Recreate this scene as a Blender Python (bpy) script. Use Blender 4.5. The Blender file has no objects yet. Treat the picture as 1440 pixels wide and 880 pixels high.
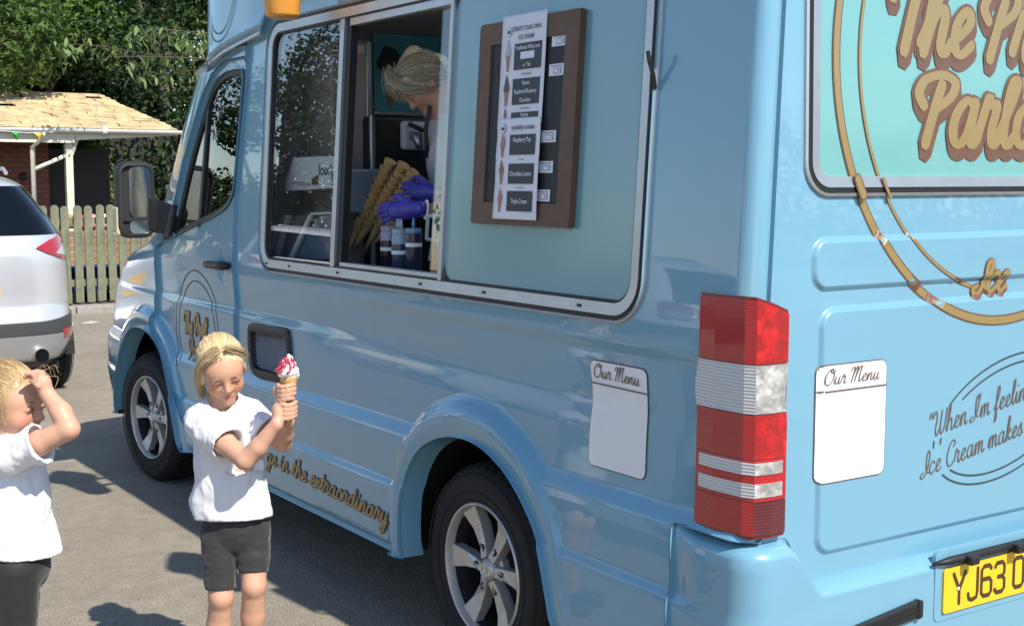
import bpy, bmesh, math, random
import numpy as np
from mathutils import Vector, Matrix
# ------------------------------------------------------------------ camera, sky, sun, exposure
SC = bpy.context.scene
COL = SC.collection
FPX, HOR = 1847.0, 250.0                       # focal length and horizon of a 1440 x 880 frame
PITCH = math.atan2(440 - HOR, FPX)
YAW = math.atan2(1240.0, math.hypot(FPX, 440 - HOR))
CAM = np.array([-2.18, -3.56, 1.63])
FW = np.array([math.sin(YAW)*math.cos(PITCH), math.cos(YAW)*math.cos(PITCH), -math.sin(PITCH)])
RT = np.array([math.cos(YAW), -math.sin(YAW), 0.0])
UPV = np.cross(RT, FW)
FH = np.array([math.sin(YAW), math.cos(YAW), 0.0])
cd = bpy.data.cameras.new('camera')
cam = bpy.data.objects.new('camera', cd); COL.objects.link(cam)
cd.sensor_fit = 'HORIZONTAL'; cd.sensor_width = 36; cd.lens = 36*FPX/1440
cd.clip_start = .05; cd.clip_end = 900
M = Matrix(((RT[0], UPV[0], -FW[0], CAM[0]), (RT[1], UPV[1], -FW[1], CAM[1]), (RT[2], UPV[2], -FW[2], CAM[2]), (0, 0, 0, 1)))
cam.matrix_world = M
SC.camera = cam
SUN = Vector((.080, -.90, 1.0)).normalized()    # towards the sun
wd = bpy.data.worlds.new('World'); SC.world = wd; wd.use_nodes = True
nt = wd.node_tree; nt.nodes.clear()
sky = nt.nodes.new('ShaderNodeTexSky'); sky.sky_type = 'NISHITA'; sky.sun_disc = False
sky.sun_elevation = math.asin(SUN.z); sky.sun_rotation = math.atan2(SUN.x, SUN.y)
sky.air_density = 1.0; sky.dust_density = .25; sky.ozone_density = 1.6
bg = nt.nodes.new('ShaderNodeBackground'); bg.inputs[1].default_value = .122
ow = nt.nodes.new('ShaderNodeOutputWorld')
nt.links.new(sky.outputs[0], bg.inputs[0]); nt.links.new(bg.outputs[0], ow.inputs[0])
sl = bpy.data.lights.new('sun', 'SUN'); sl.energy = 4.05; sl.angle = math.radians(.53); sl.color = (1, .94, .83)
so = bpy.data.objects.new('sun', sl); COL.objects.link(so); so.location = (2, -20, 25)
so.rotation_euler = SUN.to_track_quat('Z', 'Y').to_euler()
SC.view_settings.view_transform = 'Standard'; SC.view_settings.look = 'None'
SC.view_settings.exposure = .8; SC.view_settings.gamma = 1.0; SC.view_settings.use_curve_mapping = False
SC.cycles.max_bounces = 8; SC.cycles.transparent_max_bounces = 16; SC.cycles.glossy_bounces = 4
SC.cycles.use_denoising = True
rng = np.random.default_rng(7); random.seed(7)

# ------------------------------------------------------------------ helpers
def ray(px, py): return FW + RT*(px-720)/FPX - UPV*(py-440)/FPX
def at_x(px, py, x): d = ray(px, py); return CAM + d*(x-CAM[0])/d[0]
def at_y(px, py, y): d = ray(px, py); return CAM + d*(y-CAM[1])/d[1]
def at_z(px, py, z=0.): d = ray(px, py); return CAM + d*(z-CAM[2])/d[2]
def at_d(px, py, dep): return CAM + ray(px, py)*dep

def tag(o, label=None, cat=None, group=None, kind=None):
    if label: o['label'] = label
    if cat: o['category'] = cat
    if group: o['group'] = group
    if kind: o['kind'] = kind
    return o
def empty(name, loc=(0, 0, 0), rz=0., label=None, cat=None, group=None):
    o = bpy.data.objects.new(name, None); COL.objects.link(o)
    o.empty_display_size = .1; o.location = [float(c) for c in loc]; o.rotation_euler = (0, 0, rz)
    return tag(o, label, cat, group)
def basis(o):
    m = Matrix.LocRotScale(o.location, o.rotation_euler, o.scale)
    return basis(o.parent) @ o.matrix_parent_inverse @ m if o.parent else m
def adopt(o, parent, world=True):
    """parent o; world=True keeps coordinates given in world space"""
    if parent is not None:
        o.parent = parent
        if world: o.matrix_parent_inverse = basis(parent).inverted()
    return o
def mesh_np(name, V, Q=None, T=None, mats=None, midx=None, smooth=True, normals=None):
    me = bpy.data.meshes.new(name)
    V = np.asarray(V, np.float32).reshape(-1, 3)
    Q = np.zeros((0, 4), np.int32) if Q is None else np.asarray(Q, np.int32).reshape(-1, 4)
    T = np.zeros((0, 3), np.int32) if T is None else np.asarray(T, np.int32).reshape(-1, 3)
    nq, ntr = len(Q), len(T)
    me.vertices.add(len(V)); me.vertices.foreach_set('co', V.ravel())
    me.loops.add(nq*4+ntr*3); me.loops.foreach_set('vertex_index', np.concatenate([Q.ravel(), T.ravel()]).astype(np.int32))
    me.polygons.add(nq+ntr)
    me.polygons.foreach_set('loop_start', np.concatenate([np.arange(nq)*4, nq*4+np.arange(ntr)*3]).astype(np.int32))
    me.polygons.foreach_set('use_smooth', np.full(nq+ntr, smooth, bool))
    for m in (mats or []): me.materials.append(m)
    if midx is not None: me.polygons.foreach_set('material_index', np.asarray(midx, np.int32))
    me.update(calc_edges=True); me.validate()
    if normals is not None and len(normals) == len(me.vertices):
        me.normals_split_custom_set_from_vertices(np.asarray(normals, np.float32).tolist())
    return me
def link(name, me, parent=None, world=True):
    o = bpy.data.objects.new(name, me); COL.objects.link(o)
    return adopt(o, parent, world)

class MB:
    """collects shapes, then links them as one mesh object"""
    def __init__(s): s.V = []; s.F = []; s.mi = []; s.cur = 0
    def add(s, vs, fs):
        b = len(s.V); s.V += [tuple(float(c) for c in v) for v in vs]
        for f in fs: s.F.append(tuple(i+b for i in f)); s.mi.append(s.cur)
        return s
    def box(s, a, b, M=None):
        (x0, y0, z0), (x1, y1, z1) = a, b
        vs = [Vector(p) for p in ((x0,y0,z0),(x1,y0,z0),(x1,y1,z0),(x0,y1,z0),(x0,y0,z1),(x1,y0,z1),(x1,y1,z1),(x0,y1,z1))]
        if M is not None: vs = [M @ v for v in vs]
        return s.add(vs, [(0,3,2,1),(4,5,6,7),(0,1,5,4),(1,2,6,5),(2,3,7,6),(3,0,4,7)])
    def prism(s, pts, fn0, fn1):
        """pts 2D outline; fn0/fn1 map a 2D point to 3D on the two ends"""
        n = len(pts); vs = [fn0(*p) for p in pts] + [fn1(*p) for p in pts]
        return s.add(vs, [tuple(range(n-1, -1, -1)), tuple(range(n, 2*n))] + [(i, (i+1) % n, n+(i+1) % n, n+i) for i in range(n)])
    def tube(s, path, r, n=8, cap=True):
        P = [Vector([float(c) for c in p]) for p in path]; k = len(P)
        rs = [r]*k if not hasattr(r, '__len__') else list(r)
        vs = []; prev = None
        for i in range(k):
            t = (P[min(i+1, k-1)] - P[max(i-1, 0)]).normalized()
            if prev is None:
                a = Vector((0, 0, 1)) if abs(t.z) < .9 else Vector((1, 0, 0)); nn = t.cross(a).normalized()
            else: nn = (prev - t*prev.dot(t)).normalized()
            prev = nn; bb = t.cross(nn)
            for j in range(n):
                an = 2*math.pi*j/n; vs.append(P[i] + (nn*math.cos(an)+bb*math.sin(an))*rs[i])
        fs = [(i*n+j, i*n+(j+1) % n, (i+1)*n+(j+1) % n, (i+1)*n+j) for i in range(k-1) for j in range(n)]
        if cap: fs += [tuple(range(n-1, -1, -1)), tuple(range((k-1)*n, k*n))]
        return s.add(vs, fs)
    def lathe(s, prof, n=24, M=None, close=False, cap=True):
        """prof list of (r, h) turned about z"""
        vs = []; k = len(prof)
        for r, h in prof:
            for j in range(n):
                a = 2*math.pi*j/n; v = Vector((r*math.cos(a), r*math.sin(a), h)); vs.append(M @ v if M is not None else v)
        m = k if close else k-1
        fs = [(i*n+j, i*n+(j+1) % n, ((i+1) % k)*n+(j+1) % n, ((i+1) % k)*n+j) for i in range(m) for j in range(n)]
        if not close and cap:
            if prof[0][0] > 1e-5: fs.append(tuple(range(n-1, -1, -1)))
            if prof[-1][0] > 1e-5: fs.append(tuple(range((k-1)*n, k*n)))
        return s.add(vs, fs)
    def mesh(s, name, mat, smooth=False):
        me = bpy.data.meshes.new(name); me.from_pydata(s.V, [], s.F)
        for m in (mat if isinstance(mat, (list, tuple)) else [mat]): me.materials.append(m)
        me.polygons.foreach_set('material_index', s.mi)
        me.polygons.foreach_set('use_smooth', [smooth]*len(s.F)); me.update(); return me
    def build(s, name, mat, parent=None, smooth=False, bevel=0., world=True, auto=None):
        o = link(name, s.mesh(name, mat, smooth), parent, world)
        if bevel:
            m = o.modifiers.new('bevel', 'BEVEL'); m.width = bevel; m.segments = 2; m.limit_method = 'ANGLE'; m.angle_limit = math.radians(40); m.harden_normals = False
        if auto: 
            o.data.set_sharp_from_angle(angle=math.radians(auto))
        return o
def copy_tree(o, parent=None):
    c = o.copy(); COL.objects.link(c); c.parent = parent
    for ch in list(o.children): copy_tree(ch, c)
    return c
def catmull(P, n=8, closed=False):
    P = np.asarray(P, float); k = len(P); out = []
    rngk = range(k if closed else k-1)
    for i in rngk:
        if closed: a, b, c, d = P[(i-1) % k], P[i], P[(i+1) % k], P[(i+2) % k]
        else: a, b, c, d = P[max(i-1, 0)], P[i], P[i+1], P[min(i+2, k-1)]
        for t in np.linspace(0, 1, n, endpoint=False):
            out.append(.5*((2*b)+(-a+c)*t+(2*a-5*b+4*c-d)*t*t+(-a+3*b-3*c+d)*t**3))
    if not closed: out.append(P[-1])
    return np.array(out)
def sstep(a, b, x):
    t = np.clip((x-a)/(b-a), 0, 1); return t*t*(3-2*t)
# numpy value noise for geometry
_perm = np.random.default_rng(3).random((64, 64, 64)).astype(np.float32)
def vnoise(p):
    p = np.asarray(p); i = np.floor(p).astype(int); f = p-i; f = f*f*(3-2*f); r = 0
    for dx in (0, 1):
        for dy in (0, 1):
            for dz in (0, 1):
                w = (f[..., 0] if dx else 1-f[..., 0])*(f[..., 1] if dy else 1-f[..., 1])*(f[..., 2] if dz else 1-f[..., 2])
                r = r + w*_perm[(i[..., 0]+dx) % 64, (i[..., 1]+dy) % 64, (i[..., 2]+dz) % 64]
    return r*2-1

# ------------------------------------------------------------------ materials
MAT = {}
def pbr(name, col, rough=.5, metal=0., spec=.5, coat=0., coat_rough=.03, var=None, bump=None, sheen=0., trans=0., sss=0., emit=None, tint=None):
    """var=(scale, amount, second colour or None); bump=(scale, distance, detail); tint = name of a colour attribute to multiply"""
    m = bpy.data.materials.new(name); m.use_nodes = True; n = m.node_tree.nodes; l = m.node_tree.links
    b = n['Principled BSDF']; b.inputs['Base Color'].default_value = (*col, 1); b.inputs['Roughness'].default_value = rough
    b.inputs['Metallic'].default_value = metal; b.inputs['Specular IOR Level'].default_value = spec
    b.inputs['Coat Weight'].default_value = coat; b.inputs['Coat Roughness'].default_value = coat_rough
    b.inputs['Sheen Weight'].default_value = sheen; b.inputs['Transmission Weight'].default_value = trans
    if sss: b.inputs['Subsurface Weight'].default_value = sss; b.inputs['Subsurface Radius'].default_value = (.012, .005, .003); b.inputs['Subsurface Scale'].default_value = 1.
    tc = n.new('ShaderNodeTexCoord'); src = None
    if var:
        nz = n.new('ShaderNodeTexNoise'); nz.inputs['Scale'].default_value = var[0]; nz.inputs['Detail'].default_value = 6; nz.inputs['Roughness'].default_value = .65
        l.new(tc.outputs['Object'], nz.inputs['Vector'])
        rp = n.new('ShaderNodeValToRGB'); rp.color_ramp.elements[0].position = .3; rp.color_ramp.elements[1].position = .7
        c2 = var[2] if len(var) > 2 and var[2] else None
        a = var[1]
        rp.color_ramp.elements[0].color = (*[max(0, c*(1-a)) for c in col], 1)
        rp.color_ramp.elements[1].color = (*(c2 if c2 else [min(1, c*(1+a)) for c in col]), 1)
        l.new(nz.outputs[0], rp.inputs[0]); src = rp.outputs[0]
    if tint:
        at = n.new('ShaderNodeVertexColor'); at.layer_name = tint
        mx = n.new('ShaderNodeMix'); mx.data_type = 'RGBA'; mx.blend_type = 'MULTIPLY'; mx.inputs[0].default_value = 1
        if src: l.new(src, mx.inputs[6])
        else: mx.inputs[6].default_value = (*col, 1)
        l.new(at.outputs[0], mx.inputs[7]); src = mx.outputs[2]
    if src: l.new(src, b.inputs['Base Color'])
    if bump:
        nb = n.new('ShaderNodeTexNoise'); nb.inputs['Scale'].default_value = bump[0]; nb.inputs['Detail'].default_value = bump[2] if len(bump) > 2 else 4
        l.new(tc.outputs['Object'], nb.inputs['Vector'])
        bp = n.new('ShaderNodeBump'); bp.inputs['Distance'].default_value = bump[1]; bp.inputs['Strength'].default_value = 1
        l.new(nb.outputs[0], bp.inputs['Height']); l.new(bp.outputs[0], b.inputs['Normal'])
    if emit: b.inputs['Emission Color'].default_value = (*emit[0], 1); b.inputs['Emission Strength'].default_value = emit[1]
    MAT[name] = m; return m
def glass(name, tint=(.5, .55, .55), ior=1.5, rough=0., refl=1.3):
    m = bpy.data.materials.new(name); m.use_nodes = True; n = m.node_tree.nodes; l = m.node_tree.links; n.clear()
    tr = n.new('ShaderNodeBsdfTransparent'); tr.inputs[0].default_value = (*tint, 1)
    gl = n.new('ShaderNodeBsdfGlossy'); gl.inputs['Roughness'].default_value = rough; gl.inputs[0].default_value = (1, 1, 1, 1)
    lw = n.new('ShaderNodeLayerWeight'); lw.inputs[0].default_value = .5; pw = n.new('ShaderNodeMath'); pw.operation = 'POWER'; pw.inputs[1].default_value = 5; l.new(lw.outputs['Facing'], pw.inputs[0])
    fr = n.new('ShaderNodeMath'); fr.operation = 'MULTIPLY_ADD'; fr.inputs[1].default_value = .95; fr.inputs[2].default_value = .045; l.new(pw.outputs[0], fr.inputs[0])
    mu = n.new('ShaderNodeMath'); mu.operation = 'MULTIPLY'; mu.inputs[1].default_value = refl; mu.use_clamp = True
    mx = n.new('ShaderNodeMixShader'); o = n.new('ShaderNodeOutputMaterial')
    l.new(fr.outputs[0], mu.inputs[0]); l.new(mu.outputs[0], mx.inputs[0]); l.new(tr.outputs[0], mx.inputs[1]); l.new(gl.outputs[0], mx.inputs[2]); l.new(mx.outputs[0], o.inputs[0])
    MAT[name] = m; return m
pbr('paint', (.145, .320, .435), .32, spec=.5, coat=1., coat_rough=.02, var=(1.3, .03), bump=(2.6, .0100, 2))
pbr('paint_panel', (.15, .31, .36), .30, spec=.5, coat=.9, coat_rough=.14, var=(2, .03))
pbr('black_plastic', (.012, .012, .013), .45)
pbr('grey_plastic', (.016, .016, .017), .5, bump=(220, .0006))
pbr('rubber', (.008, .008, .009), .8, var=(30, .25), bump=(120, .0006))
pbr('seal', (.008, .008, .009), .5)
pbr('aluminium', (.50, .50, .52), .38, metal=.85, var=(9, .08))
pbr('chrome', (.75, .75, .76), .12, metal=1)
pbr('alloy', (.50, .48, .455), .34, metal=.45, coat=.5, var=(12, .06))
pbr('dark_metal', (.02, .02, .022), .55, metal=.4)
pbr('interior_dark', (.022, .022, .024), .6)
pbr('interior_grey', (.30, .29, .28), .5)
pbr('interior_white', (.55, .56, .58), .45)
pbr('steel', (.42, .43, .45), .32, metal=.9)
pbr('gold', (.27, .190, .072), .34, metal=.15, spec=.6, coat=.4)
pbr('brown', (.125, .058, .036), .45, coat=.3)
pbr('ink', (.035, .045, .05), .5)
pbr('ink_brown', (.11, .075, .055), .5)
pbr('sticker', (.74, .74, .76), .35, coat=.4)
pbr('white_paint', (.78, .78, .78), .4)
glass('hatch_glass', (.90, .91, .91))
glass('cab_glass', (.28, .30, .31), refl=1.6)
pbr('lamp_red', (.42, .006, .010), .22, coat=1, coat_rough=.02)
pbr('lamp_dark_red', (.15, .004, .007), .22, coat=1, coat_rough=.02)
pbr('lamp_clear', (.62, .61, .60), .15, metal=.55, coat=1, coat_rough=.02)
pbr('plate_yellow', (.82, .46, .012), .35, coat=.5)
pbr('plate_black', (.05, .03, .01), .5)

# print in the built-in font, made while the scene is still empty
def _texts(items):
    obs = []
    for txt, al in items:
        cu = bpy.data.curves.new('text', 'FONT'); cu.body = txt; cu.size = 1; cu.align_x = al; cu.resolution_u = 3; cu.offset = .012
        o = bpy.data.objects.new('text', cu); COL.objects.link(o); obs.append(o)
    dg = bpy.context.evaluated_depsgraph_get(); out = {}
    for o, k in zip(obs, items): out[k] = bpy.data.meshes.new_from_object(o.evaluated_get(dg))
    for o in obs: cu = o.data; bpy.data.objects.remove(o); bpy.data.curves.remove(cu)
    return out
TEXTS = _texts([('loorbo', 'LEFT'), ('S', 'LEFT')]+[(t, 'CENTER') for t in ('CREATE YOUR OWN', 'ICE CREAM', 'Traditional Whip cone', 'or Tub', 'Sauces', 'Raspberry/Blueberry', 'Chocolate', 'Toppings', 'Sprinkles, Flake', 'Raspberry Pop', 'Chocolate Lovers', 'Triple Cream', 'speciality sundaes')])
# ------------------------------------------------------------------ the van's skin: x as a function of (y, z)
VW = 2.02                                        # van width; left side at x = 0, forward is +y
YR, RC = -1.27, .052                              # rear face and corner radius
YC = YR + RC
Y0 = 1.95; NSE = 5.0
_zf = np.array([.25, .44, .60, .72, .85, 1.03, 1.13, 1.185, 1.225, 1.27, 1.33, 1.52, 1.72, 1.98, 2.16, 2.40])
_yf = np.array([4.46, 4.54, 4.63, 4.60, 4.53, 4.41, 4.31, 4.18, 4.02, 3.77, 3.61, 3.43, 3.26, 3.03, 2.84, 2.62])
_zz = np.arange(.2, 2.9, .002)
def _smooth(t, sig):
    k = np.arange(-30, 31)*.002; w = np.exp(-.5*(k/sig)**2); w /= w.sum()
    return np.convolve(np.pad(t, 30, mode='edge'), w, 'valid')
YFT = _smooth(np.interp(_zz, _zf, _yf), .018)
def yfront(z): return np.interp(z, _zz, YFT)
def tabx(zs, xs, sig=.005): return _smooth(np.interp(_zz, zs, xs), sig)
TA = tabx([.295, .305, .325, .345, .53, .545, .562, .70, .735, .775, .85, 1.0, 1.10, 1.15, 1.185, 1.25, 2.9],
          [.05, .034, .010, .002, 0, .002, .016, .013, .017, .046, .049, .052, .050, .049, .033, .033, .033+.065*1.65])
TB = tabx([.295, .305, .325, .345, .53, .545, .562, .70, .735, .775, .85, 1.0, 1.02, 1.055, 1.2, 1.25, 2.9],
          [.05, .034, .010, .002, 0, .002, .016, .013, .017, .040, .036, .034, .034, .044, .034, .033, .033+.065*1.65])
def poly_sdf(P, y, z):
    """signed distance (negative inside) to a polygon"""
    P = np.asarray(P, float); d = np.full(np.shape(y), 1e9); s = np.ones(np.shape(y)); n = len(P)
    for i in range(n):
        a, b = P[i], P[i-1]; ex, ez = b-a; wx, wz = y-a[0], z-a[1]
        t = np.clip((wx*ex+wz*ez)/(ex*ex+ez*ez+1e-12), 0, 1)
        d = np.minimum(d, (wx-ex*t)**2+(wz-ez*t)**2)
        c1, c2, c3 = z >= a[1], z < b[1], ex*wz > ez*wx
        s = np.where((c1 & c2 & c3) | (~c1 & ~c2 & ~c3), -s, s)
    return s*np.sqrt(d)
def rrect_sdf(y, z, y0, y1, z0, z1, r):
    qy = np.abs(y-(y0+y1)/2)-(y1-y0)/2+r; qz = np.abs(z-(z0+z1)/2)-(z1-z0)/2+r
    return np.minimum(np.maximum(qy, qz), 0)+np.hypot(np.maximum(qy, 0), np.maximum(qz, 0))-r
ARCH_R = np.vstack([[(.405, .15)], catmull([(.405, .30), (.405, .45), (.365, .60), (.255, .72), (.09, .785), (-.10, .79), (-.27, .725), (-.38, .635), (-.445, .54), (-.485, .42), (-.52, .30)], 5), [(-.545, .15)]])
ARCH_F = np.vstack([[(2.62, .15)], catmull([(2.655, .30), (2.70, .42), (2.79, .60), (2.87, .73), (3.0, .81), (3.15, .845), (3.32, .84), (3.47, .79), (3.60, .69), (3.71, .55), (3.79, .40), (3.83, .28)], 5), [(3.86, .15)]])
def van_x(y, z, flares=True):
    y = np.asarray(y, float); z = np.asarray(z, float)
    w = sstep(.55, 1.45, y)
    x = np.interp(z, _zz, TA)*(1-w)+np.interp(z, _zz, TB)*w
    # long shallow scallop along the flank
    x = x + .011*np.exp(-((z-1.03-.02*y)/.075)**2)*sstep(-1.05, -.6, y)*(1-sstep(1.0, 1.35, y))
    if flares:
        for P in (ARCH_R, ARCH_F):
            near = (np.abs(y-P[:, 0].mean()) < 1.1) & (z < 1.3)
            if np.any(near):
                d = poly_sdf(P, y[near], z[near]) if y.ndim else poly_sdf(P, y, z)
                fl = .002+.006*sstep(.05, .0, d)+.075*sstep(.075, .155, d)-.004*np.exp(-((d-.055)/.02)**2)
                xb = x[near] if y.ndim else x
                k = .018; h = np.maximum(k-np.abs(xb-fl), 0)/k; nx = np.minimum(xb, fl)-h*h*k/4
                if y.ndim: x[near] = nx
                else: x = nx
    # dish behind the door handle
    x = x + .018*np.clip(1-((y-2.13)/.055)**2-((z-1.232)/.085)**2, 0, 1)**.6
    yf = yfront(z); tau = np.clip((y-Y0)/(yf-Y0), 0, .999)
    x = x + (VW/2-x)*(1-(1-tau**NSE)**(1/NSE))
    return x
def rear_y(z): return YR+.02*np.maximum(z-1.3, 0)
def rear_relief(x, z):
    """tailgate pressings, positive = sunk forward"""
    y = 0
    for (a, b, c, d) in ((.245, 1.775, 1.352, 1.478), (.275, 1.745, .675, 1.302)):
        q = rrect_sdf(x, z, a, b, c, d, .045); y = y - .012*sstep(.006, -.009, q)
    y = y + .012*sstep(1.56, 1.50, z)*0
    return y
def van_pt(s, z, off=0.):
    """skin point: s = y along the flank, then round the rear corner"""
    s = np.asarray(s, float); z = np.asarray(z, float)
    yy = np.maximum(s, YC); x = van_x(yy, z)
    a = np.clip((YC-s)/RC, 0, math.pi/2)
    lin = np.maximum(YC-math.pi/2*RC-s, 0)
    nx, ny = -np.cos(a), -np.sin(a)
    X = x+RC*(1-np.cos(a))+lin+nx*off
    Y = np.where(s >= YC, s, YC-RC*np.sin(a))+ny*off + np.where(s < YC, rear_y(z)-YR, 0)*np.sin(a)
    return np.stack([X, Y, z+0*X], -1)
def pod_lip(y): return np.interp(y, [-2, 1.66, 1.74, 1.90, 2.16, 2.33, 2.44, 2.60, 3.0], [2.345, 2.345, 2.24, 2.222, 2.192, 2.155, 2.125, 2.10, 2.09])
def pod_pt(s, z, off=0.):
    p = van_pt(s, np.full(np.shape(z), 2.4), off)
    p[..., 0] += .065*(np.minimum(z, 2.62)-2.4)*(1-sstep(2.3, 2.55, p[..., 1]))
    d = z-pod_lip(p[..., 1])
    out = .030*sstep(-.004, .035, d)+.004*np.exp(-((d-.03)/.02)**2)
    out = out*sstep(1.50, 1.85, p[..., 1])+.004
    t = np.clip((z-2.55)/.2, 0, 1); inn = .2*(1-np.sqrt(np.maximum(1-t*t, 0)))
    p[..., 0] += -out+inn
    p[..., 2] = z
    return p
def panel(name, s_arr, z_arr, sdf, P, mat, parent, lip=.014, flip=False, mirror=False):
    """cut a panel out of a skin P(s, z) where sdf < 0, snapping its rim to the outline"""
    s_arr, z_arr = [np.delete(q, np.nonzero(np.diff(q) < .0015)[0]+1) for q in (np.sort(s_arr), np.sort(z_arr))]
    S, Z = np.meshgrid(s_arr, z_arr, indexing='ij'); d = sdf(S, Z); ins = d < 0
    keep = ins[:-1, :-1] | ins[1:, :-1] | ins[:-1, 1:] | ins[1:, 1:]
    used = np.zeros_like(ins); used[:-1, :-1] |= keep; used[1:, :-1] |= keep; used[:-1, 1:] |= keep; used[1:, 1:] |= keep
    mv = used & ~ins; s1, z1 = S[mv], Z[mv]; e = 1e-4
    for _ in range(4):
        dd = sdf(s1, z1); gs = (sdf(s1+e, z1)-sdf(s1-e, z1))/(2*e); gz = (sdf(s1, z1+e)-sdf(s1, z1-e))/(2*e)
        g2 = np.maximum(gs*gs+gz*gz, .05); s1 = s1-np.clip(dd, -.03, .03)*gs/g2; z1 = z1-np.clip(dd, -.03, .03)*gz/g2
    S, Z = S.copy(), Z.copy(); S[mv] = s1; Z[mv] = z1
    idx = np.cumsum(used.ravel()).reshape(used.shape)-1
    su, zu = S[used], Z[used]; e = 4e-4
    V = P(su, zu); du = P(su+e, zu)-P(su-e, zu); dv = P(su, zu+e)-P(su, zu-e)
    N = np.cross(du, dv); N /= np.maximum(np.linalg.norm(N, axis=1, keepdims=True), 1e-12)
    i, j = np.nonzero(keep); Q = np.stack([idx[i, j], idx[i+1, j], idx[i+1, j+1], idx[i, j+1]], 1)
    if flip: N = -N; Q = Q[:, ::-1]
    # rim
    E = np.concatenate([Q[:, [0, 1]], Q[:, [1, 2]], Q[:, [2, 3]], Q[:, [3, 0]]]); key = np.sort(E, 1); key = key[:, 0].astype(np.int64)*len(V)+key[:, 1]
    u, inv, cnt = np.unique(key, return_inverse=True, return_counts=True); be = E[cnt[inv] == 1]
    bv, binv = np.unique(be.ravel(), return_inverse=True); binv = binv.reshape(-1, 2); n0 = len(V); nb = len(bv)
    Vall = np.vstack([V, V[bv], V[bv]-N[bv]*lip]); mid = V.mean(0)
    t = np.zeros((nb, 3)); 
    RQ = np.stack([n0+binv[:, 1], n0+binv[:, 0], n0+nb+binv[:, 0], n0+nb+binv[:, 1]], 1)
    ed = V[be[:, 1]]-V[be[:, 0]]; rn = np.cross(N[be[:, 0]], ed); rn /= np.maximum(np.linalg.norm(rn, axis=1, keepdims=True), 1e-9)
    acc = np.zeros((nb, 3)); np.add.at(acc, binv[:, 0], -rn); np.add.at(acc, binv[:, 1], -rn); acc /= np.maximum(np.linalg.norm(acc, axis=1, keepdims=True), 1e-9)
    Nall = np.vstack([N, acc, acc]); Qall = np.vstack([Q, RQ])
    if mirror: Vall[:, 0] = VW-Vall[:, 0]; Nall[:, 0] *= -1; Qall = Qall[:, ::-1]
    me = mesh_np(name, Vall, Qall, mats=[mat], normals=Nall)
    return link(name, me, parent)
van = empty('ice_cream_van', (1.0, 1.2, 0), 0, 'pale blue ice cream van with its serving hatch open, parked side-on', 'van')
PA = MAT['paint']
ar = np.arange
HY0, HY1, HZ0, HZ1, HR = -.872, 1.69, 1.238, 2.282, .125         # serving hatch
BUMP_TOP = .735
DOOR = np.array([(1.972, .425), (1.972, 1.55), (1.905, 2.05), (1.902, 2.12), (1.925, 2.150), (2.15, 2.148), (2.30, 2.10), (2.42, 2.005), (2.63, 1.735), (2.865, 1.345), (2.93, 1.295), (3.02, 1.275), (3.03, .9), (3.0, .865), (2.90, .82), (2.80, .73), (2.70, .58), (2.60, .475), (2.50, .425)])
WIN = catmull([(2.765, 1.372), (2.565, 1.735), (2.37, 1.985), (2.285, 2.060), (2.16, 2.100), (2.00, 2.105), (1.948, 2.075), (1.965, 1.85), (2.000, 1.60), (2.045, 1.528), (2.12, 1.484), (2.26, 1.446), (2.48, 1.402), (2.62, 1.372), (2.72, 1.352)], 4, closed=True)
VENT = catmull([(1.815, .965), (1.785, .997), (1.60, 1.003), (1.425, 1.008), (1.39, .982), (1.38, .90), (1.378, .825), (1.44, .785), (1.60, .778), (1.735, .776), (1.80, .80), (1.818, .88)], 4, closed=True)
def door_edge(z): return np.interp(z, [1.55, 2.05, 2.12], [1.968, 1.901, 1.898])
def sd_side(s, z):
    d = np.maximum(np.maximum(s-door_edge(z), (YC-math.pi/2*RC)-s), np.maximum(.298-z, z-pod_lip(s)+.004))
    d = np.maximum(d, -poly_sdf(ARCH_R, s, z))
    d = np.maximum(d, -rrect_sdf(s, z, HY0, HY1, HZ0, HZ1, HR))
    d = np.maximum(d, -np.maximum(s+1.0315, z-BUMP_TOP-.004))
    d = np.maximum(d, -(poly_sdf(VENT, s, z)+.012))
    return d
panel('side_panel', np.concatenate([ar(-1.33, -1.17, .006), ar(-1.17, 1.985, .0085)]), np.concatenate([ar(.29, .80, .007), ar(.80, 1.25, .009), ar(1.25, 2.36, .016)]), sd_side, van_pt, PA, van)
panel('cab_door', ar(1.89, 3.05, .009), np.concatenate([ar(.41, 1.32, .009), ar(1.32, 2.17, .012)]), lambda s, z: np.maximum(poly_sdf(DOOR, s, z), -poly_sdf(WIN, s, z)), van_pt, PA, van)
def sd_wing(s, z):
    tau = (s-Y0)/(yfront(z)-Y0)
    d = np.maximum(np.maximum(door_edge(z)+.004-s, .298-z), z-pod_lip(s)-.02)
    d = np.maximum(d, (tau-.935)*1.5)
    d = np.maximum(d, -(poly_sdf(DOOR, s, z)-.006)); return np.maximum(d, -poly_sdf(ARCH_F, s, z))
panel('front_wing', ar(1.89, 4.55, .009), np.concatenate([ar(.285, 1.12, .009), ar(1.12, 1.32, .005), ar(1.32, 2.2, .010)]), sd_wing, van_pt, PA, van, lip=.02)
# right flank, plain
def sd_right(s, z):
    tau = (s-Y0)/(yfront(z)-Y0); d = np.maximum(np.maximum(YC-math.pi/2*RC-s, (tau-.935)*1.5), np.maximum(.298-z, z-pod_lip(s)-.01))
    return np.maximum(np.maximum(d, -poly_sdf(ARCH_R, s, z)), -poly_sdf(ARCH_F, s, z))
panel('right_flank', ar(-1.35, 4.56, .03), ar(.285, 2.37, .025), sd_right, van_pt, PA, van, mirror=True)
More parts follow.
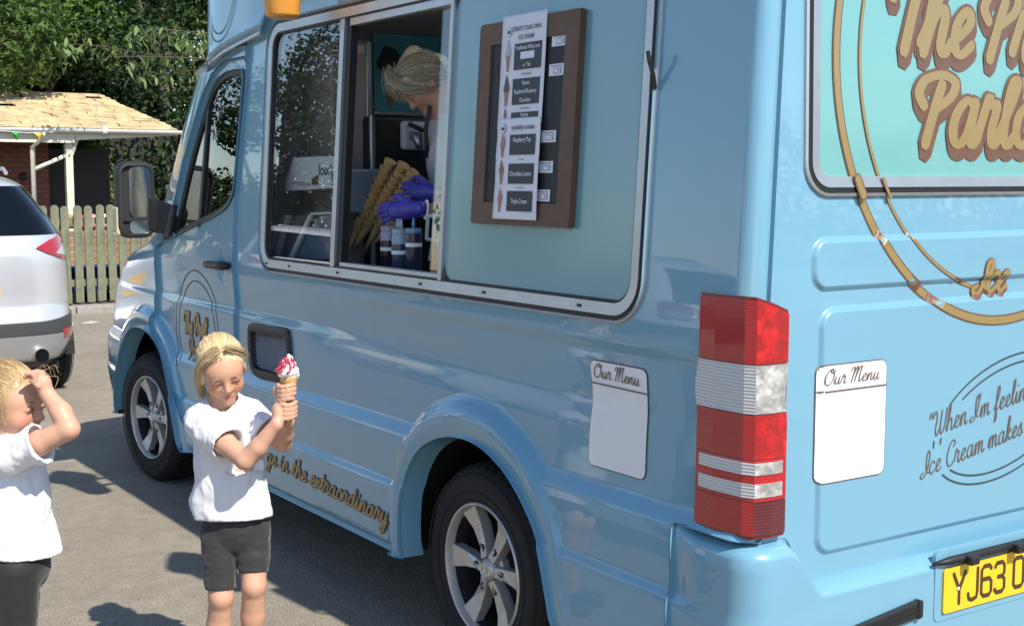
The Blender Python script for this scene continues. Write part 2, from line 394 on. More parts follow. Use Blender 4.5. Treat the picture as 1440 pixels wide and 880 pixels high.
# pod over cab and hatch
def sd_pod(s, z):
    tau = (s-Y0)/(yfront(2.4)-Y0); return np.maximum(np.maximum(pod_lip(s)-z, (tau-.935)*1.2), np.maximum(z-2.735, YC-math.pi/2*RC-s))
podz = np.concatenate([ar(1.98, 2.5, .009), ar(2.5, 2.745, .012)])
panel('roof_pod', np.concatenate([ar(-1.34, 1.55, .03), ar(1.55, 2.8, .010)]), podz, sd_pod, pod_pt, PA, van, lip=.03)
panel('roof_pod', ar(-1.34, 2.8, .035), ar(1.98, 2.75, .02), sd_pod, pod_pt, PA, van, lip=.03, mirror=True)
FILL_HOLE = (.50, 1.74, -.90, .95)                                      # opening for an added diffuser that brightens the cabin
def framed(name, x0, x1, y0, y1, z0, z1, mat):
    a, b, c, d = FILL_HOLE
    for q in ((x0, y0, x1, c), (x0, d, x1, y1), (x0, c, a, d), (b, c, x1, d)):
        mb = MB(); mb.box((q[0], q[1], z0), (q[2], q[3], z1)); mb.build(name, mat, van)
framed('roof_sheet', .18, VW-.18, -1.22, 2.50, 2.70, 2.735, PA)
m = bpy.data.materials.new('added_diffuser'); m.use_nodes = True; n_ = m.node_tree.nodes; tl_ = n_.new('ShaderNodeBsdfTranslucent'); tl_.inputs[0].default_value = (.72, .74, .74, 1); m.node_tree.links.new(tl_.outputs[0], n_['Material Output'].inputs[0])
mb = MB(); mb.box((FILL_HOLE[0]-.03, FILL_HOLE[2]-.03, 2.736), (FILL_HOLE[1]+.03, FILL_HOLE[3]+.03, 2.742)); mb.build('added_diffuser', m, van)  # added translucent sheet glows under the sun to fill the cabin with light
mb = MB(); mb.box((.06, YR+.012, 2.36), (VW-.06, YR+.04, 2.72)); mb.build('rear_header', PA, van)
# nose: bonnet, windscreen, grille and front bumper
def nose(name, z0, z1, mat, pod=False, n=24, dz=.02, inset=0.):
    zs = np.linspace(z0, z1, max(3, int((z1-z0)/dz))); a0 = math.asin(.93**(NSE/2)); half = []
    angs = np.linspace(a0, math.pi/2, n); A, Z = np.meshgrid(angs, zs, indexing='ij')
    zz = np.full_like(Z, 2.4) if pod else Z; xb = np.interp(zz, _zz, TB); yf = yfront(zz)
    tau = np.sin(A)**(2/NSE); Y = Y0+(yf-Y0)*tau; X = xb+(VW/2-xb)*(1-np.cos(A)**(2/NSE))
    if pod: t = np.clip((Z-2.55)/.2, 0, 1); Y = Y+.03-.3*(1-np.sqrt(1-t*t)); X = X-.03*(1-(X/(VW/2)))
    Y = Y-inset
    V = np.stack([X, Y, Z], -1); V2 = V.copy()[::-1]; V2[..., 0] = VW-V2[..., 0]; V = np.concatenate([V, V2[1:]], 0)
    m, k = V.shape[:2]; id_ = np.arange(m*k).reshape(m, k); Q = np.stack([id_[:-1, :-1], id_[1:, :-1], id_[1:, 1:], id_[:-1, 1:]], -1).reshape(-1, 4)
    return link(name, mesh_np(name, V.reshape(-1, 3), Q, mats=[mat]), van)
nose('front_bumper', .30, .70, PA); nose('grille', .70, .98, MAT['black_plastic'], inset=.012); nose('bonnet', .98, 1.325, PA, dz=.008)
nose('windscreen', 1.325, 2.10, MAT['cab_glass']); nose('roof_pod', 2.08, 2.735, PA, pod=True)
# ------------------------------------------------------------------ rear
def rear_pt(x, z): x = np.asarray(x, float); return np.stack([x, rear_y(z)+rear_relief(x, z), z+0*x], -1)
RWX0, RWX1, RWZ0, RWZ1, RWR = .212, VW-.212, 1.583, 2.33, .075
def sd_gate(x, z):
    e = van_x(np.full(np.shape(x), YC), z, False)
    d = np.maximum(np.maximum(e+RC+.0015-x, x-(VW-e-RC-.0015)), np.maximum(.55-z, z-2.36))
    return np.maximum(d, -rrect_sdf(x, z, RWX0+.012, RWX1-.012, RWZ0+.012, RWZ1-.012, RWR))
panel('tailgate', np.concatenate([ar(.08, .23, .010), ar(.23, .335, .0035), ar(.335, VW-.07, .012)]), np.concatenate([ar(.54, .66, .008), ar(.66, .73, .0035), ar(.73, 1.25, .012), ar(1.25, 1.52, .0035), ar(1.52, 2.37, .02)]), sd_gate, rear_pt, PA, van, lip=.02)
# bumper wrapping the rear corner
TBM = tabx([.25, .285, .31, .34, .52, .56, .60, .68, .715, .74, .80], [.04, .03, .012, .002, .000, .004, .004, .004, .010, .022, .03], .006)
YB, RB = YR-.052, .085
def bump_pt(s, z):
    s = np.asarray(s, float); yc = YB+RB; w = sstep(-1.03, -1.13, s)
    xb = np.interp(z, _zz, TA)*(1-w)+np.interp(z, _zz, TBM)*w-.0015
    a = np.clip((yc-s)/RB, 0, math.pi/2); lin = np.maximum(yc-math.pi/2*RB-s, 0)
    X = xb+RB*(1-np.cos(a))+lin; ins = np.interp(z, _zz, TBM)
    zt = bump_top(X); t = np.clip((z-zt+.035)/.035, 0, 1); roll = .056*(1-np.sqrt(np.maximum(1-t*t, 0)))
    Y = np.where(s >= yc, s, yc-RB*np.sin(a))+(ins*.3+roll)*np.sin(a)
    X = X+roll*.7*np.cos(a)*w
    return np.stack([X, Y, z+0*X], -1)
def bump_top(x): return BUMP_TOP-.125*(sstep(.14, .27, x)-sstep(VW-.27, VW-.14, x))
def sd_bump(s, z):
    x = np.maximum(YB+RB-math.pi/2*RB-s, 0)+RB
    return np.maximum(np.maximum(s+1.028, .29-z), np.maximum(z-bump_top(np.where(s > YB, .05, x)), x-VW+.09))*.8
panel('rear_bumper', np.concatenate([ar(-1.46, -1.02, .007), ar(-3.35, -1.46, .014)[::1]])[np.argsort(np.concatenate([ar(-1.46, -1.02, .007), ar(-3.35, -1.46, .014)]))], ar(.28, .75, .007), sd_bump, bump_pt, PA, van, lip=.012)
# rings on a plane: generic rounded-rectangle frame sections
def rr_loop(a0, a1, b0, b1, r, inset, n=8):
    a0, a1, b0, b1 = a0+inset, a1-inset, b0+inset, b1-inset; r = max(r-inset, .004); P = []
    for cx, cz, t0 in ((a1-r, b1-r, 0), (a0+r, b1-r, 90), (a0+r, b0+r, 180), (a1-r, b0+r, 270)):
        for k in range(n+1): t = math.radians(t0+90*k/n); P.append((cx+r*math.cos(t), cz+r*math.sin(t)))
    return P
def ring(name, rect, prof, fn, mat, parent, smooth=False):
    """prof: list of (inset, height above the plane)"""
    mb = MB(); loops = [rr_loop(*rect, i) for i, h in prof]; n = len(loops[0]); vs = []
    for (i, h), L in zip(prof, loops): vs += [fn(p[0], p[1], h) for p in L]
    fs = [(a*n+j, a*n+(j+1) % n, (a+1)*n+(j+1) % n, (a+1)*n+j) for a in range(len(prof)-1) for j in range(n)]
    mb.add(vs, fs); return mb.build(name, mat, parent, smooth=smooth, auto=35 if smooth else None)
def plate_rr(name, rect, h0, h1, fn, mat, parent, inset=0.):
    L = rr_loop(*rect, inset); mb = MB(); mb.prism(L, lambda a, b: fn(a, b, h0), lambda a, b: fn(a, b, h1)); return mb.build(name, mat, parent)
def HP(y, z, h): return (.033+.065*(z-1.25)-h, y, z)            # plane of the serving hatch
def RP(x, z, h): return (x, rear_y(z)-h, z)
HRECT = (HY0-.004, HY1+.004, HZ0-.004, HZ1+.004, HR)
hatch = ring('hatch_frame', HRECT, [(0, -.002), (.002, .008), (.009, .010), (.011, .003)], HP, MAT['aluminium'], van)
ring('gasket', HRECT, [(.010, .002), (.011, .007), (.023, .007), (.024, .002)], HP, MAT['seal'], hatch)
ring('inner_frame', HRECT, [(.022, -.004), (.023, .011), (.056, .009), (.058, -.03)], HP, MAT['aluminium'], hatch)
ring('inner_seal', HRECT, [(.056, -.03), (.057, .004), (.064, .004), (.066, -.03)], HP, MAT['seal'], hatch)
for yy in (1.60, 1.37, .93, .30, -.10, -.60):                     # drain slots in the lower frame
    mb = MB(); z = HZ0+.035; mb.prism([(yy-.009, z-.004), (yy+.009, z-.004), (yy+.009, z+.004), (yy-.009, z+.004)], lambda a, b: HP(a, b, .005), lambda a, b: HP(a, b, .0125)); mb.build('drain_slot', MAT['seal'], hatch)
def bar(name, y0, y1, z0, z1, h0, h1, mat, parent):
    mb = MB(); mb.prism([(y0, z0), (y1, z0), (y1, z1), (y0, z1)], lambda a, b: HP(a, b, h0), lambda a, b: HP(a, b, h1)); return mb.build(name, mat, parent, bevel=.002)
bar('mullion', .970, 1.002, 1.292, 2.226, -.03, .010, MAT['aluminium'], hatch)
bar('mullion_seal', .935, .968, 1.292, 2.226, -.035, -.004, MAT['seal'], hatch)
bar('mullion', .172, .192, 1.292, 2.226, -.03, .010, MAT['aluminium'], hatch)
plate_rr('window_pane', (1.0, HY1-.055, HZ0+.052, HZ1-.052, .07), -.012, -.006, HP, MAT['hatch_glass'], van)
plate_rr('sliding_pane', (.192, .292, 1.292, 2.226, .004), -.026, -.020, HP, MAT['hatch_glass'], van)
plate_rr('hatch_panel', (HY0+.052, .172, HZ0+.052, HZ1-.052, .075), -.02, -.004, HP, MAT['paint_panel'], van)
bar('sliding_track', .20, .935, 1.292, 1.312, -.03, .002, MAT['aluminium'], hatch)
bar('sliding_track', .20, .935, 2.195, 2.226, -.03, .002, MAT['aluminium'], hatch)
# loose gasket end sticking out of the hatch frame
mb = MB(); mb.tube([at_x(p, q, xx) for p, q, xx in ((921, 125, .065), (918, 103, .05), (913, 85, .035), (911, 72, .03))], [.006, .006, .006, .005], 6); mb.build('loose_gasket', MAT['seal'], hatch)
# rear window with panel insert
RRECT = (RWX0, RWX1, RWZ0, RWZ1, RWR+.012)
rw = ring('rear_window_frame', RRECT, [(0, -.002), (.001, .008), (.008, .010), (.010, .004)], RP, MAT['aluminium'], van)
ring('gasket', RRECT, [(.009, .002), (.010, .008), (.023, .008), (.024, .002)], RP, MAT['seal'], rw)
ring('inner_frame', RRECT, [(.022, -.004), (.023, .010), (.050, .008), (.051, -.01)], RP, MAT['aluminium'], rw)
pbr('paint_insert', (.132, .335, .338), .30, coat=.9, coat_rough=.07, var=(2, .03), bump=(14, .0006, 3))
plate_rr('rear_window_panel', RRECT, -.02, -.002, RP, MAT['paint_insert'], van, inset=.049)
# seams: rubber line between side and tailgate
# ------------------------------------------------------------------ fittings of the van
def strip_poly(name, P, h0, h1, fn, mat, parent):
    mb = MB(); mb.prism([tuple(p) for p in P], lambda a, b: fn(a, b, h0), lambda a, b: fn(a, b, h1)); return mb.build(name, mat, parent)
def SP(y, z, h): return van_pt(y, z, h)                           # on the flank
def offset_poly(P, d):
    P = np.asarray(P); n = len(P); out = []
    area = .5*np.sum(P[:, 0]*np.roll(P[:, 1], -1)-np.roll(P[:, 0], -1)*P[:, 1]); sg = 1 if area > 0 else -1
    for i in range(n):
        t = P[(i+1) % n]-P[i-1]; t = t/np.hypot(*t); out.append(P[i]+sg*d*np.array([-t[1], t[0]]))
    return np.array(out)
def poly_ring(name, P, prof, fn, mat, parent):
    loops = [offset_poly(P, i) for i, h in prof]; n = len(P); mb = MB(); vs = []
    for (i, h), L in zip(prof, loops): vs += [fn(p[0], p[1], h) for p in L]
    mb.add(vs, [(a*n+j, a*n+(j+1) % n, (a+1)*n+(j+1) % n, (a+1)*n+j) for a in range(len(prof)-1) for j in range(n)])
    return mb.build(name, mat, parent, smooth=True, auto=40)
def poly_fill(name, P, inset, h, fn, mat, parent, thick=.004):
    L = offset_poly(P, inset); c = L.mean(0); vs = [fn(*c, h)]+[fn(p[0], p[1], h) for p in L]+[fn(*c, h-thick)]+[fn(p[0], p[1], h-thick) for p in L]; n = len(L)
    fs = [(0, 1+j, 1+(j+1) % n) for j in range(n)]+[(n+1, n+2+(j+1) % n, n+2+j) for j in range(n)]+[(1+j, n+2+j, n+2+(j+1) % n, 1+(j+1) % n) for j in range(n)]
    mb = MB(); mb.add(vs, fs); return mb.build(name, mat, parent)
# cab door window
dw = poly_ring('door_window_frame', WIN, [(-.004, -.002), (-.003, .004), (.024, .003), (.026, -.012)], SP, MAT['black_plastic'], van)
poly_fill('door_window_pane', WIN, .022, -.006, SP, MAT['cab_glass'], van)
q = MB(); q.prism([(2.415, 1.40), (2.445, 1.395), (2.385, 1.975), (2.355, 2.0)], lambda a, b: SP(a, b, -.010), lambda a, b: SP(a, b, .004)); q.build('quarter_light_bar', MAT['black_plastic'], dw)
# door handle
hd = MB(); hd.tube([SP(2.262, 1.232, .010), SP(2.245, 1.234, .030), SP(2.18, 1.236, .036), SP(2.08, 1.237, .036), SP(2.025, 1.238, .032), SP(2.008, 1.238, .012)], [.012, .017, .018, .020, .020, .014], 10)
hd.build('door_handle', MAT['black_plastic'], van, smooth=True)
# wing mirror
mc = at_y(195, 281, 2.92); mx, mz = float(mc[0]), float(mc[2]); my = 2.92
ml = MB(); L = rr_loop(mx-.098, mx+.085, mz-.185, mz+.185, .055, 0)
pr = [(0, .01), (-.006, .03), (-.004, .07), (.012, .12), (.035, .15)]
loops = [rr_loop(mx-.098, mx+.085, mz-.185, mz+.185, .055, i) for i, h in pr]; n = len(L); vs = []
for (i, h), LL in zip(pr, loops): vs += [(p[0], my+h, p[1]) for p in LL]
ml.add(vs, [(a*n+j, a*n+(j+1) % n, (a+1)*n+(j+1) % n, (a+1)*n+j) for a in range(len(pr)-1) for j in range(n)]+[tuple(range(4*n, 5*n))])
mir = ml.build('wing_mirror', MAT['grey_plastic'], van, smooth=True, auto=50)
def MP(x, z, h): return (x, my-h, z)
ring('mirror_rim', (mx-.098, mx+.085, mz-.185, mz+.185, .055), [(0, -.012), (.003, 0), (.016, .002), (.020, -.012)], MP, MAT['grey_plastic'], mir, True)
plate_rr('mirror_glass', (mx-.042, mx+.066, mz-.085, mz+.163, .03), -.020, -.012, MP, MAT['chrome'], mir)
plate_rr('mirror_surround', (mx-.09, mx+.078, mz-.178, mz+.178, .05), -.03, -.0205, MP, MAT['grey_plastic'], mir)
plate_rr('mirror_bridge', (mx-.088, mx+.075, mz-.105, mz-.085, .004), -.020, -.006, MP, MAT['grey_plastic'], mir)
plate_rr('blind_spot_glass', (mx-.042, mx+.066, mz-.165, mz-.105, .02), -.020, -.013, MP, MAT['chrome'], mir)
a = MB(); base = SP(2.72, 1.36, 0)
a.prism([(2.90, 1.32), (2.775, 1.345), (2.72, 1.47), (2.76, 1.50)], lambda p, q: SP(p, q, -.01), lambda p, q: SP(p, q, .035))
A_, B_ = SP(2.83, 1.42, .0), np.array([mx+.05, 2.965, mz-.075])
a.add([A_+[0, dy, dz] for dz in (-.075, .075) for dy in (-.035, .035)]+[B_+[0, dy, dz] for dz in (-.085, .095) for dy in (-.035, .035)], [(0, 1, 3, 2), (4, 6, 7, 5), (0, 4, 5, 1), (2, 3, 7, 6), (0, 2, 6, 4), (1, 5, 7, 3)])
a.build('mirror_arm', MAT['black_plastic'], mir, bevel=.012)
amb = pbr('indicator_lens', (.70, .62, .36), .25, coat=1)
b = MB(); b.box((mx-.106, my+.015, mz-.175), (mx-.08, my+.10, mz-.03)); b.build('indicator_lens', amb, mir, bevel=.012)
# side vent with wire grille
vt = poly_ring('side_vent', VENT, [(-.006, -.006), (-.004, .010), (.008, .016), (.030, .012), (.036, -.03)], SP, MAT['black_plastic'], van)
poly_fill('vent_backing', VENT, .02, -.045, SP, MAT['interior_dark'], vt)
g = MB()
for sgn in (1, -1):
    for c in np.arange(-.55, .55, .0175):
        pts = []
        for t in np.linspace(-.35, .35, 57):
            y, z = 1.6+c+t*.707, .89+sgn*t*.707
            if poly_sdf(VENT, np.array([y]), np.array([z]))[0] < -.028: pts.append((y, z))
        if len(pts) > 2: g.tube([SP(*pts[0], -.012+.0015*sgn), SP(*pts[-1], -.012+.0015*sgn)], .0012, 4)
wg = g.build('wire_grille', MAT['aluminium'], vt)
# wheels ---------------------------------------------------------------------
def make_wheel():
    w = empty('wheel', (0, 0, 0)); w.rotation_euler = (0, math.radians(-90), 0)      # axle along local z, outer face +z
    R, wdt = .352, .225; prof = []
    half = wdt/2
    side = [(.215, half-.022), (.226, half-.006), (.25, half+.004), (.285, half+.007), (.315, half+.002), (.335, half-.012), (.346, half-.028)]
    prof = [(r, h) for r, h in side]
    tread = [(.350, half-.040), (.352, half-.060), (.352, half-.062), (.343, half-.064), (.343, half-.071), (.353, half-.073), (.353, half-.10), (.344, half-.102), (.344, half-.110), (.353, half-.112)]
    prof += tread+[(r, -h) for r, h in reversed(tread)]+[(r, -h) for r, h in reversed(side)]
    mb = MB(); n = 192; mb.lathe(prof, n, cap=False)
    V = np.array(mb.V); k = len(prof)
    for i in range(k):                                             # tread blocks: sipes across the shoulders
        r, h = prof[i]
        if r > .335:
            for j in range(n):
                if (j+int(abs(h)*60)) % 4 == 0: V[i*n+j, :2] *= (r-.013)/r
    mb.V = [tuple(v) for v in V]
    ty = mb.build('tyre', MAT['rubber'], w, smooth=True, world=False, auto=50)
    # faint raised lettering-like ribs on the side wall
    rb = MB()
    for rr in (.262, .322): rb.lathe([(rr-.002, half+.004), (rr, half+.0095), (rr+.002, half+.004)], 96, cap=False)
    rb.build('side_wall_rib', MAT['rubber'], ty, smooth=True, world=False)
    rim = MB(); rim.lathe([(.222, half-.012), (.226, half-.002), (.222, half+.003), (.217, half+.001), (.213, half-.010), (.211, half-.03)], 64, cap=False)
    ro = rim.build('rim', MAT['alloy'], w, smooth=True, world=False, auto=45)
    bk = MB(); bk.lathe([(.0, -.03), (.150, -.03), (.152, -.05), (.202, -.055)], 48, cap=False); bk.build('brake_disc', MAT['dark_metal'], w, world=False)
    bw = MB(); bw.lathe([(.2108, half-.028), (.205, half-.07), (.200, -.06)], 48, cap=False); bw.build('rim_barrel', MAT['dark_metal'], ro, world=False)
    for k6 in range(6):
        an = math.radians(60*k6+30); c, s = math.cos(an), math.sin(an)
        # paired spoke widening outwards
        prof2 = [(.040, -.018), (.085, -.0185), (.150, -.027), (.210, -.040), (.210, .040), (.150, .027), (.085, .0185), (.040, .018)]
        sp = MB(); vs = []
        for zz0, dz in ((half-.022, 0), (half-.062, 0)):
            for r, t in prof2: 
                dip = .016*math.sin(math.pi*min(1, max(0, (r-.03)/.18)))-.004*(r/.2)
                vs.append((r*c-t*s, r*s+t*c, zz0-dip))
        m = len(prof2); sp.add(vs, [tuple(range(m)), tuple(range(2*m-1, m-1, -1))]+[(i, m+i, m+(i+1) % m, (i+1) % m) for i in range(m)])
        sp.build('spoke', MAT['alloy'], ro, world=False, bevel=.004)
        hb = MB(); hb.lathe([(.0, half-.0295), (.009, half-.0295), (.0105, half-.034), (.0105, half-.07)], 14, Matrix.Rotation(an, 4, 'Z') @ Matrix.Translation((.074, 0, 0)) @ Matrix.Diagonal((1.7, 1.0, 1.0, 1.0))); hb.build('spoke_hole_dark', MAT['dark_metal'], ro, world=False, smooth=True)  # raised dark oval stands in for the shade of a hole in the spoke
    hub = MB(); hub.lathe([(.0, half-.016), (.030, half-.018), (.036, half-.024), (.040, half-.05), (.050, half-.052), (.056, half-.056), (.058, half-.08)], 32, cap=False)
    hb = hub.build('hub_cap', MAT['alloy'], ro, world=False, smooth=True, auto=40)
    st = MB()
    for k3 in range(3):
        an = math.radians(90+120*k3); c, s = math.cos(an), math.sin(an)
        st.add([(.004*-s, .004*c, half-.0145), (.026*c, .026*s, half-.0155), (.004*s, -.004*c, half-.0145), (0, 0, half-.0125)], [(0, 3, 1), (3, 2, 1)])
    st.lathe([(.025, half-.0165), (.027, half-.0145), (.029, half-.0165)], 32, cap=False); st.build('emblem', MAT['chrome'], hb, world=False)
    return w
WHZ = .345
w0 = make_wheel()
def put_wheel(w, x, y, steer, right=False):
    w.parent = van; w.matrix_parent_inverse = basis(van).inverted()
    w.location = (x, y, WHZ); w.rotation_euler = (0, math.radians(90 if right else -90), steer)
    return w
spots = [(.185, 0, 0, False), (.185, 3.36, math.radians(6), False), (VW-.185, 0, 0, True), (VW-.185, 3.36, math.radians(6), True)]
for i, sp in enumerate(spots):
    w = w0 if i == 0 else copy_tree(w0)
    put_wheel(w, *sp)
for A_, nm in ((ARCH_R, 'arch_return'), (ARCH_F, 'arch_return')):   # painted return inside the wheel arches
    pp = A_[(A_[:, 1] > .298)]; o0 = SP(pp[:, 0], pp[:, 1], -.001); o1 = o0+np.array([.075, 0, 0]); k_ = len(pp); mb = MB()
    cm = np.array([0, A_[:, 0].mean(), .35]); o1 = o1+(cm-o1)*np.array([0, .02, .02]); mb.add(np.vstack([o0, o1]), [(i, i+1, k_+i+1, k_+i) for i in range(k_-1)]); mb.build(nm, PA, van, smooth=True)
# wheel houses, chassis, sills
for yc_, rr in ((-.06, .575), (3.24, .66)):
    for x0, x1 in ((.078, .43), (VW-.43, VW-.078)):
        mb = MB(); n = 18; vs = []
        for k in range(n+1):
            t = math.pi*k/n; y, z = yc_+rr*math.cos(t), .28+rr*math.sin(t); vs += [(x0, y, z), (x1, y, z)]
        mb.add(vs, [(2*k, 2*k+1, 2*k+3, 2*k+2) for k in range(n)]+[tuple([2*k+1 for k in range(n+1)]) if x0 < 1 else tuple([2*k for k in range(n+1)])]); mb.build('wheel_house', MAT['rubber'], van, smooth=True)
mb = MB(); mb.box((.43, -1.15, .30), (VW-.43, 4.0, .44)); mb.box((.10, .55, .315), (VW-.10, 2.55, .36)); mb.box((.30, -1.25, .34), (VW-.30, -.65, .42)); mb.build('chassis', MAT['dark_metal'], van)
# tail lamp on the corner -------------------------------------------------------
def ribbed(name, col, sc, dist=.0016, rough=.18, metal=0., vor=False):
    m = pbr(name, col, rough, metal=metal, coat=1., coat_rough=.02); n = m.node_tree.nodes; l = m.node_tree.links; b = n['Principled BSDF']
    tc = n.new('ShaderNodeTexCoord'); bp = n.new('ShaderNodeBump'); bp.inputs['Distance'].default_value = dist
    if vor:
        w = n.new('ShaderNodeTexVoronoi'); w.inputs['Scale'].default_value = sc; l.new(tc.outputs['Object'], w.inputs['Vector']); l.new(w.outputs['Distance'], bp.inputs['Height'])
        rp = n.new('ShaderNodeValToRGB'); nz = n.new('ShaderNodeTexNoise'); nz.inputs['Scale'].default_value = 26; l.new(tc.outputs['Object'], nz.inputs['Vector'])
        rp.color_ramp.elements[0].position = .42; rp.color_ramp.elements[1].position = .66
        rp.color_ramp.elements[0].color = (*[c*.72 for c in col], 1); rp.color_ramp.elements[1].color = (*[min(1, c*1.35) for c in col], 1)  # colour noise imitates the sparkle of the reflector facets
        l.new(nz.outputs[0], rp.inputs[0]); l.new(rp.outputs[0], b.inputs['Base Color'])
    else:
        w = n.new('ShaderNodeTexWave'); w.bands_direction = 'Z'; w.inputs['Scale'].default_value = sc; w.inputs['Distortion'].default_value = 0
        l.new(tc.outputs['Object'], w.inputs['Vector']); l.new(w.outputs[0], bp.inputs['Height'])
        rp = n.new('ShaderNodeValToRGB'); rp.color_ramp.elements[0].color = (*[c*.78 for c in col], 1); rp.color_ramp.elements[1].color = (*[min(1, c*1.08) for c in col], 1)
        l.new(w.outputs[0], rp.inputs[0]); l.new(rp.outputs[0], b.inputs['Base Color'])
    l.new(bp.outputs[0], b.inputs['Normal']); return m
ribbed('lens_red', (.40, .004, .008), 52, .0004); ribbed('lens_clear', (.56, .56, .57), 38, .0012, metal=.3)
ribbed('lens_red_facet', (.40, .005, .008), 70, .0016, vor=True); ribbed('lens_clear_facet', (.48, .47, .46), 60, .003, metal=.35, vor=True)
ribbed('lens_dark', (.10, .003, .005), 40)
TLX = .043
def lamp_sec(z, out=0.):
    g = .006*sstep(.75, .80, z)*(1-sstep(1.30, 1.35, z)); t = (z-.75)/.6
    dx = .040; k = .010*float(sstep(1.18, 1.12, z))*float(sstep(1.04, 1.10, z))
    return [(dx+.01, -1.082-.012*t+k), (dx-.012-out, -1.090-.012*t+k), (dx-.016-out, -1.16), (dx-.008-out, -1.258), (dx+.004, -1.287-out), (dx+.055, -1.296-out), (dx+.104-k*.7, -1.294-out), (dx+.112-k*.7, -1.262)]
def lamp_piece(name, z0, z1, ms, mr, parent, out=0., bev=.0, trim=0.):
    zs = np.linspace(z0, z1, 5); vs = []; fs = []; secs = [lamp_sec(float(z), out) for z in zs]; n = 8; mb = MB()
    if trim: secs = [[(s[0][0], s[0][1]-trim), (s[1][0], s[1][1]-trim)]+s[2:6]+[(s[6][0]-trim, s[6][1]), (s[7][0]-trim, s[7][1])] for s in secs]
    for z, s in zip(zs, secs): vs += [(x, y, float(z)-(float(sstep(1.20, 1.34, z))*.038*max(0., (x-.05)/.10) if i_ > 4 else 0.)) for i_, (x, y) in enumerate(s)]
    for a in range(4):
        for j in range(7):
            mb.cur = 0 if j < 4 else 1; mb.F.append((a*n+j+1, a*n+j, (a+1)*n+j, (a+1)*n+j+1)); mb.mi.append(mb.cur)
    mb.V = vs; mb.F.append(tuple(range(n))); mb.mi.append(0); mb.F.append(tuple(range(5*n-1, 4*n-1, -1))); mb.mi.append(0)
    return mb.build(name, [ms, mr], parent)
tl = lamp_piece('tail_lamp', .752, 1.346, MAT['lamp_dark_red'], MAT['lamp_dark_red'], van, out=-.004)
RD, RF, CL, CF = MAT['lens_red'], MAT['lens_red_facet'], MAT['lens_clear'], MAT['lens_clear_facet']
for nm, z0, z1, ms, mr in (('red_lens', 1.183, 1.338, RD, RF), ('clear_lens', 1.062, 1.180, CL, CF), ('red_lens', .951, 1.059, RD, RF), ('red_lens', .846, .949, RD, RD), ('clear_strip', .912, .942, CL, CF), ('clear_strip', .856, .890, CL, CF), ('red_lens', .760, .844, RD, MAT['lens_dark'])):
    lamp_piece(nm, z0, z1, ms, mr, tl, out=.0025 if nm == 'clear_strip' else 0., trim=.014 if nm == 'clear_strip' else 0.)
# number plate, light bar, rubbing strip on the bumper
BY = YB+.001
def BP(x, z, h): return (x, BY-h-.03*np.maximum(0, .33-z), z)
PX0, PZ0, PZ1 = .716, .452, .578
rec = plate_rr('plate_backing', (PX0-.03, PX0+.55, PZ0-.02, PZ1+.05, .02), -.01, .003, BP, PA, van)
pl = plate_rr('number_plate', (PX0, PX0+.52, PZ0, PZ1, .010), .003, .009, BP, MAT['plate_yellow'], van)
lb = MB(); lb.tube([(PX0-.045, BY-.006, PZ1+.020), (PX0+.02, BY-.014, PZ1+.022), (PX0+.56, BY-.014, PZ1+.022)], [.004, .012, .012], 8); lbo = lb.build('plate_light_bar', MAT['dark_metal'], van, smooth=True)
for x in (.765+.035, .765+.24): 
    c = MB(); c.box((x-.016, BY-.045, PZ1+.004), (x+.022, BY-.005, PZ1+.032)); c.build('plate_lamp', MAT['black_plastic'], lbo, bevel=.006)
for x in (PX0+.06, PX0+.46):
    c = MB(); c.lathe([(0, .011), (.004, .0105), (.006, .008)], 10, Matrix.Translation((x, BY-.002, PZ0+.062)) @ Matrix.Rotation(math.radians(90), 4, 'X')); c.build('plate_screw', MAT['white_paint'], pl, smooth=True)
st = MB(); st.prism([(.30, .438), (.30, .478), (.616, .512), (.622, .505), (.622, .470), (.616, .464)], lambda a, b: BP(a, b, -.005), lambda a, b: BP(a, b, .014)); sto = st.build('rubbing_strip', MAT['black_plastic'], van, bevel=.004)
for dz in (.012, .024):
    c = MB(); c.prism([(.30, .438+dz), (.30, .442+dz), (.606, .470+dz), (.606, .466+dz)], lambda a, b: BP(a, b, .012), lambda a, b: BP(a, b, .017)); c.build('strip_rib', MAT['black_plastic'], sto)
c = MB(); c.prism([(.606, .460), (.606, .514), (.624, .510), (.624, .464)], lambda a, b: BP(a, b, -.005), lambda a, b: BP(a, b, .018)); c.build('strip_end', MAT['black_plastic'], sto, bevel=.003)
# giant plastic cones on the pod (their shadows fall on the ground beside the van)
pbr('cone_plastic', (.72, .30, .045), .4, coat=.4, var=(14, .08)); pbr('cone_cream', (.78, .74, .64), .4, coat=.4)
def deco_cone(x, y, z):
    d = empty('roof_cone', (x, y, z)); adopt(d, van); d.location = (x, y, z)
    d.matrix_parent_inverse = basis(van).inverted()
    mb = MB(); mb.lathe([(.0, .0), (.052, .0), (.062, .006), (.066, .014), (.080, .20), (.098, .42), (.103, .44)], 28); mb.build('wafer', MAT['cone_plastic'], d, smooth=True, world=False, auto=50)
    sw = MB(); pr = []
    for k in range(60):
        t = k/59; r = .125*(1-t)**.75+.004; pr.append((r*(1+.10*math.sin(t*4*2*math.pi)), .43+.28*t))
    sw.lathe([(.0, .43)]+pr, 28); sw.build('swirl', MAT['cone_cream'], d, smooth=True, world=False)
    for hh in (.16, .34):
        br = MB(); br.tube([(.05, 0, hh), (.25, 0, hh+.02)], .018, 8); br.build('bracket', MAT['black_plastic'], d, world=False)
    return d
p = at_x(397.5, 26, -.055); deco_cone(float(p[0]), float(p[1]), float(p[2]))
deco_cone(-.055, -.72, float(p[2]))
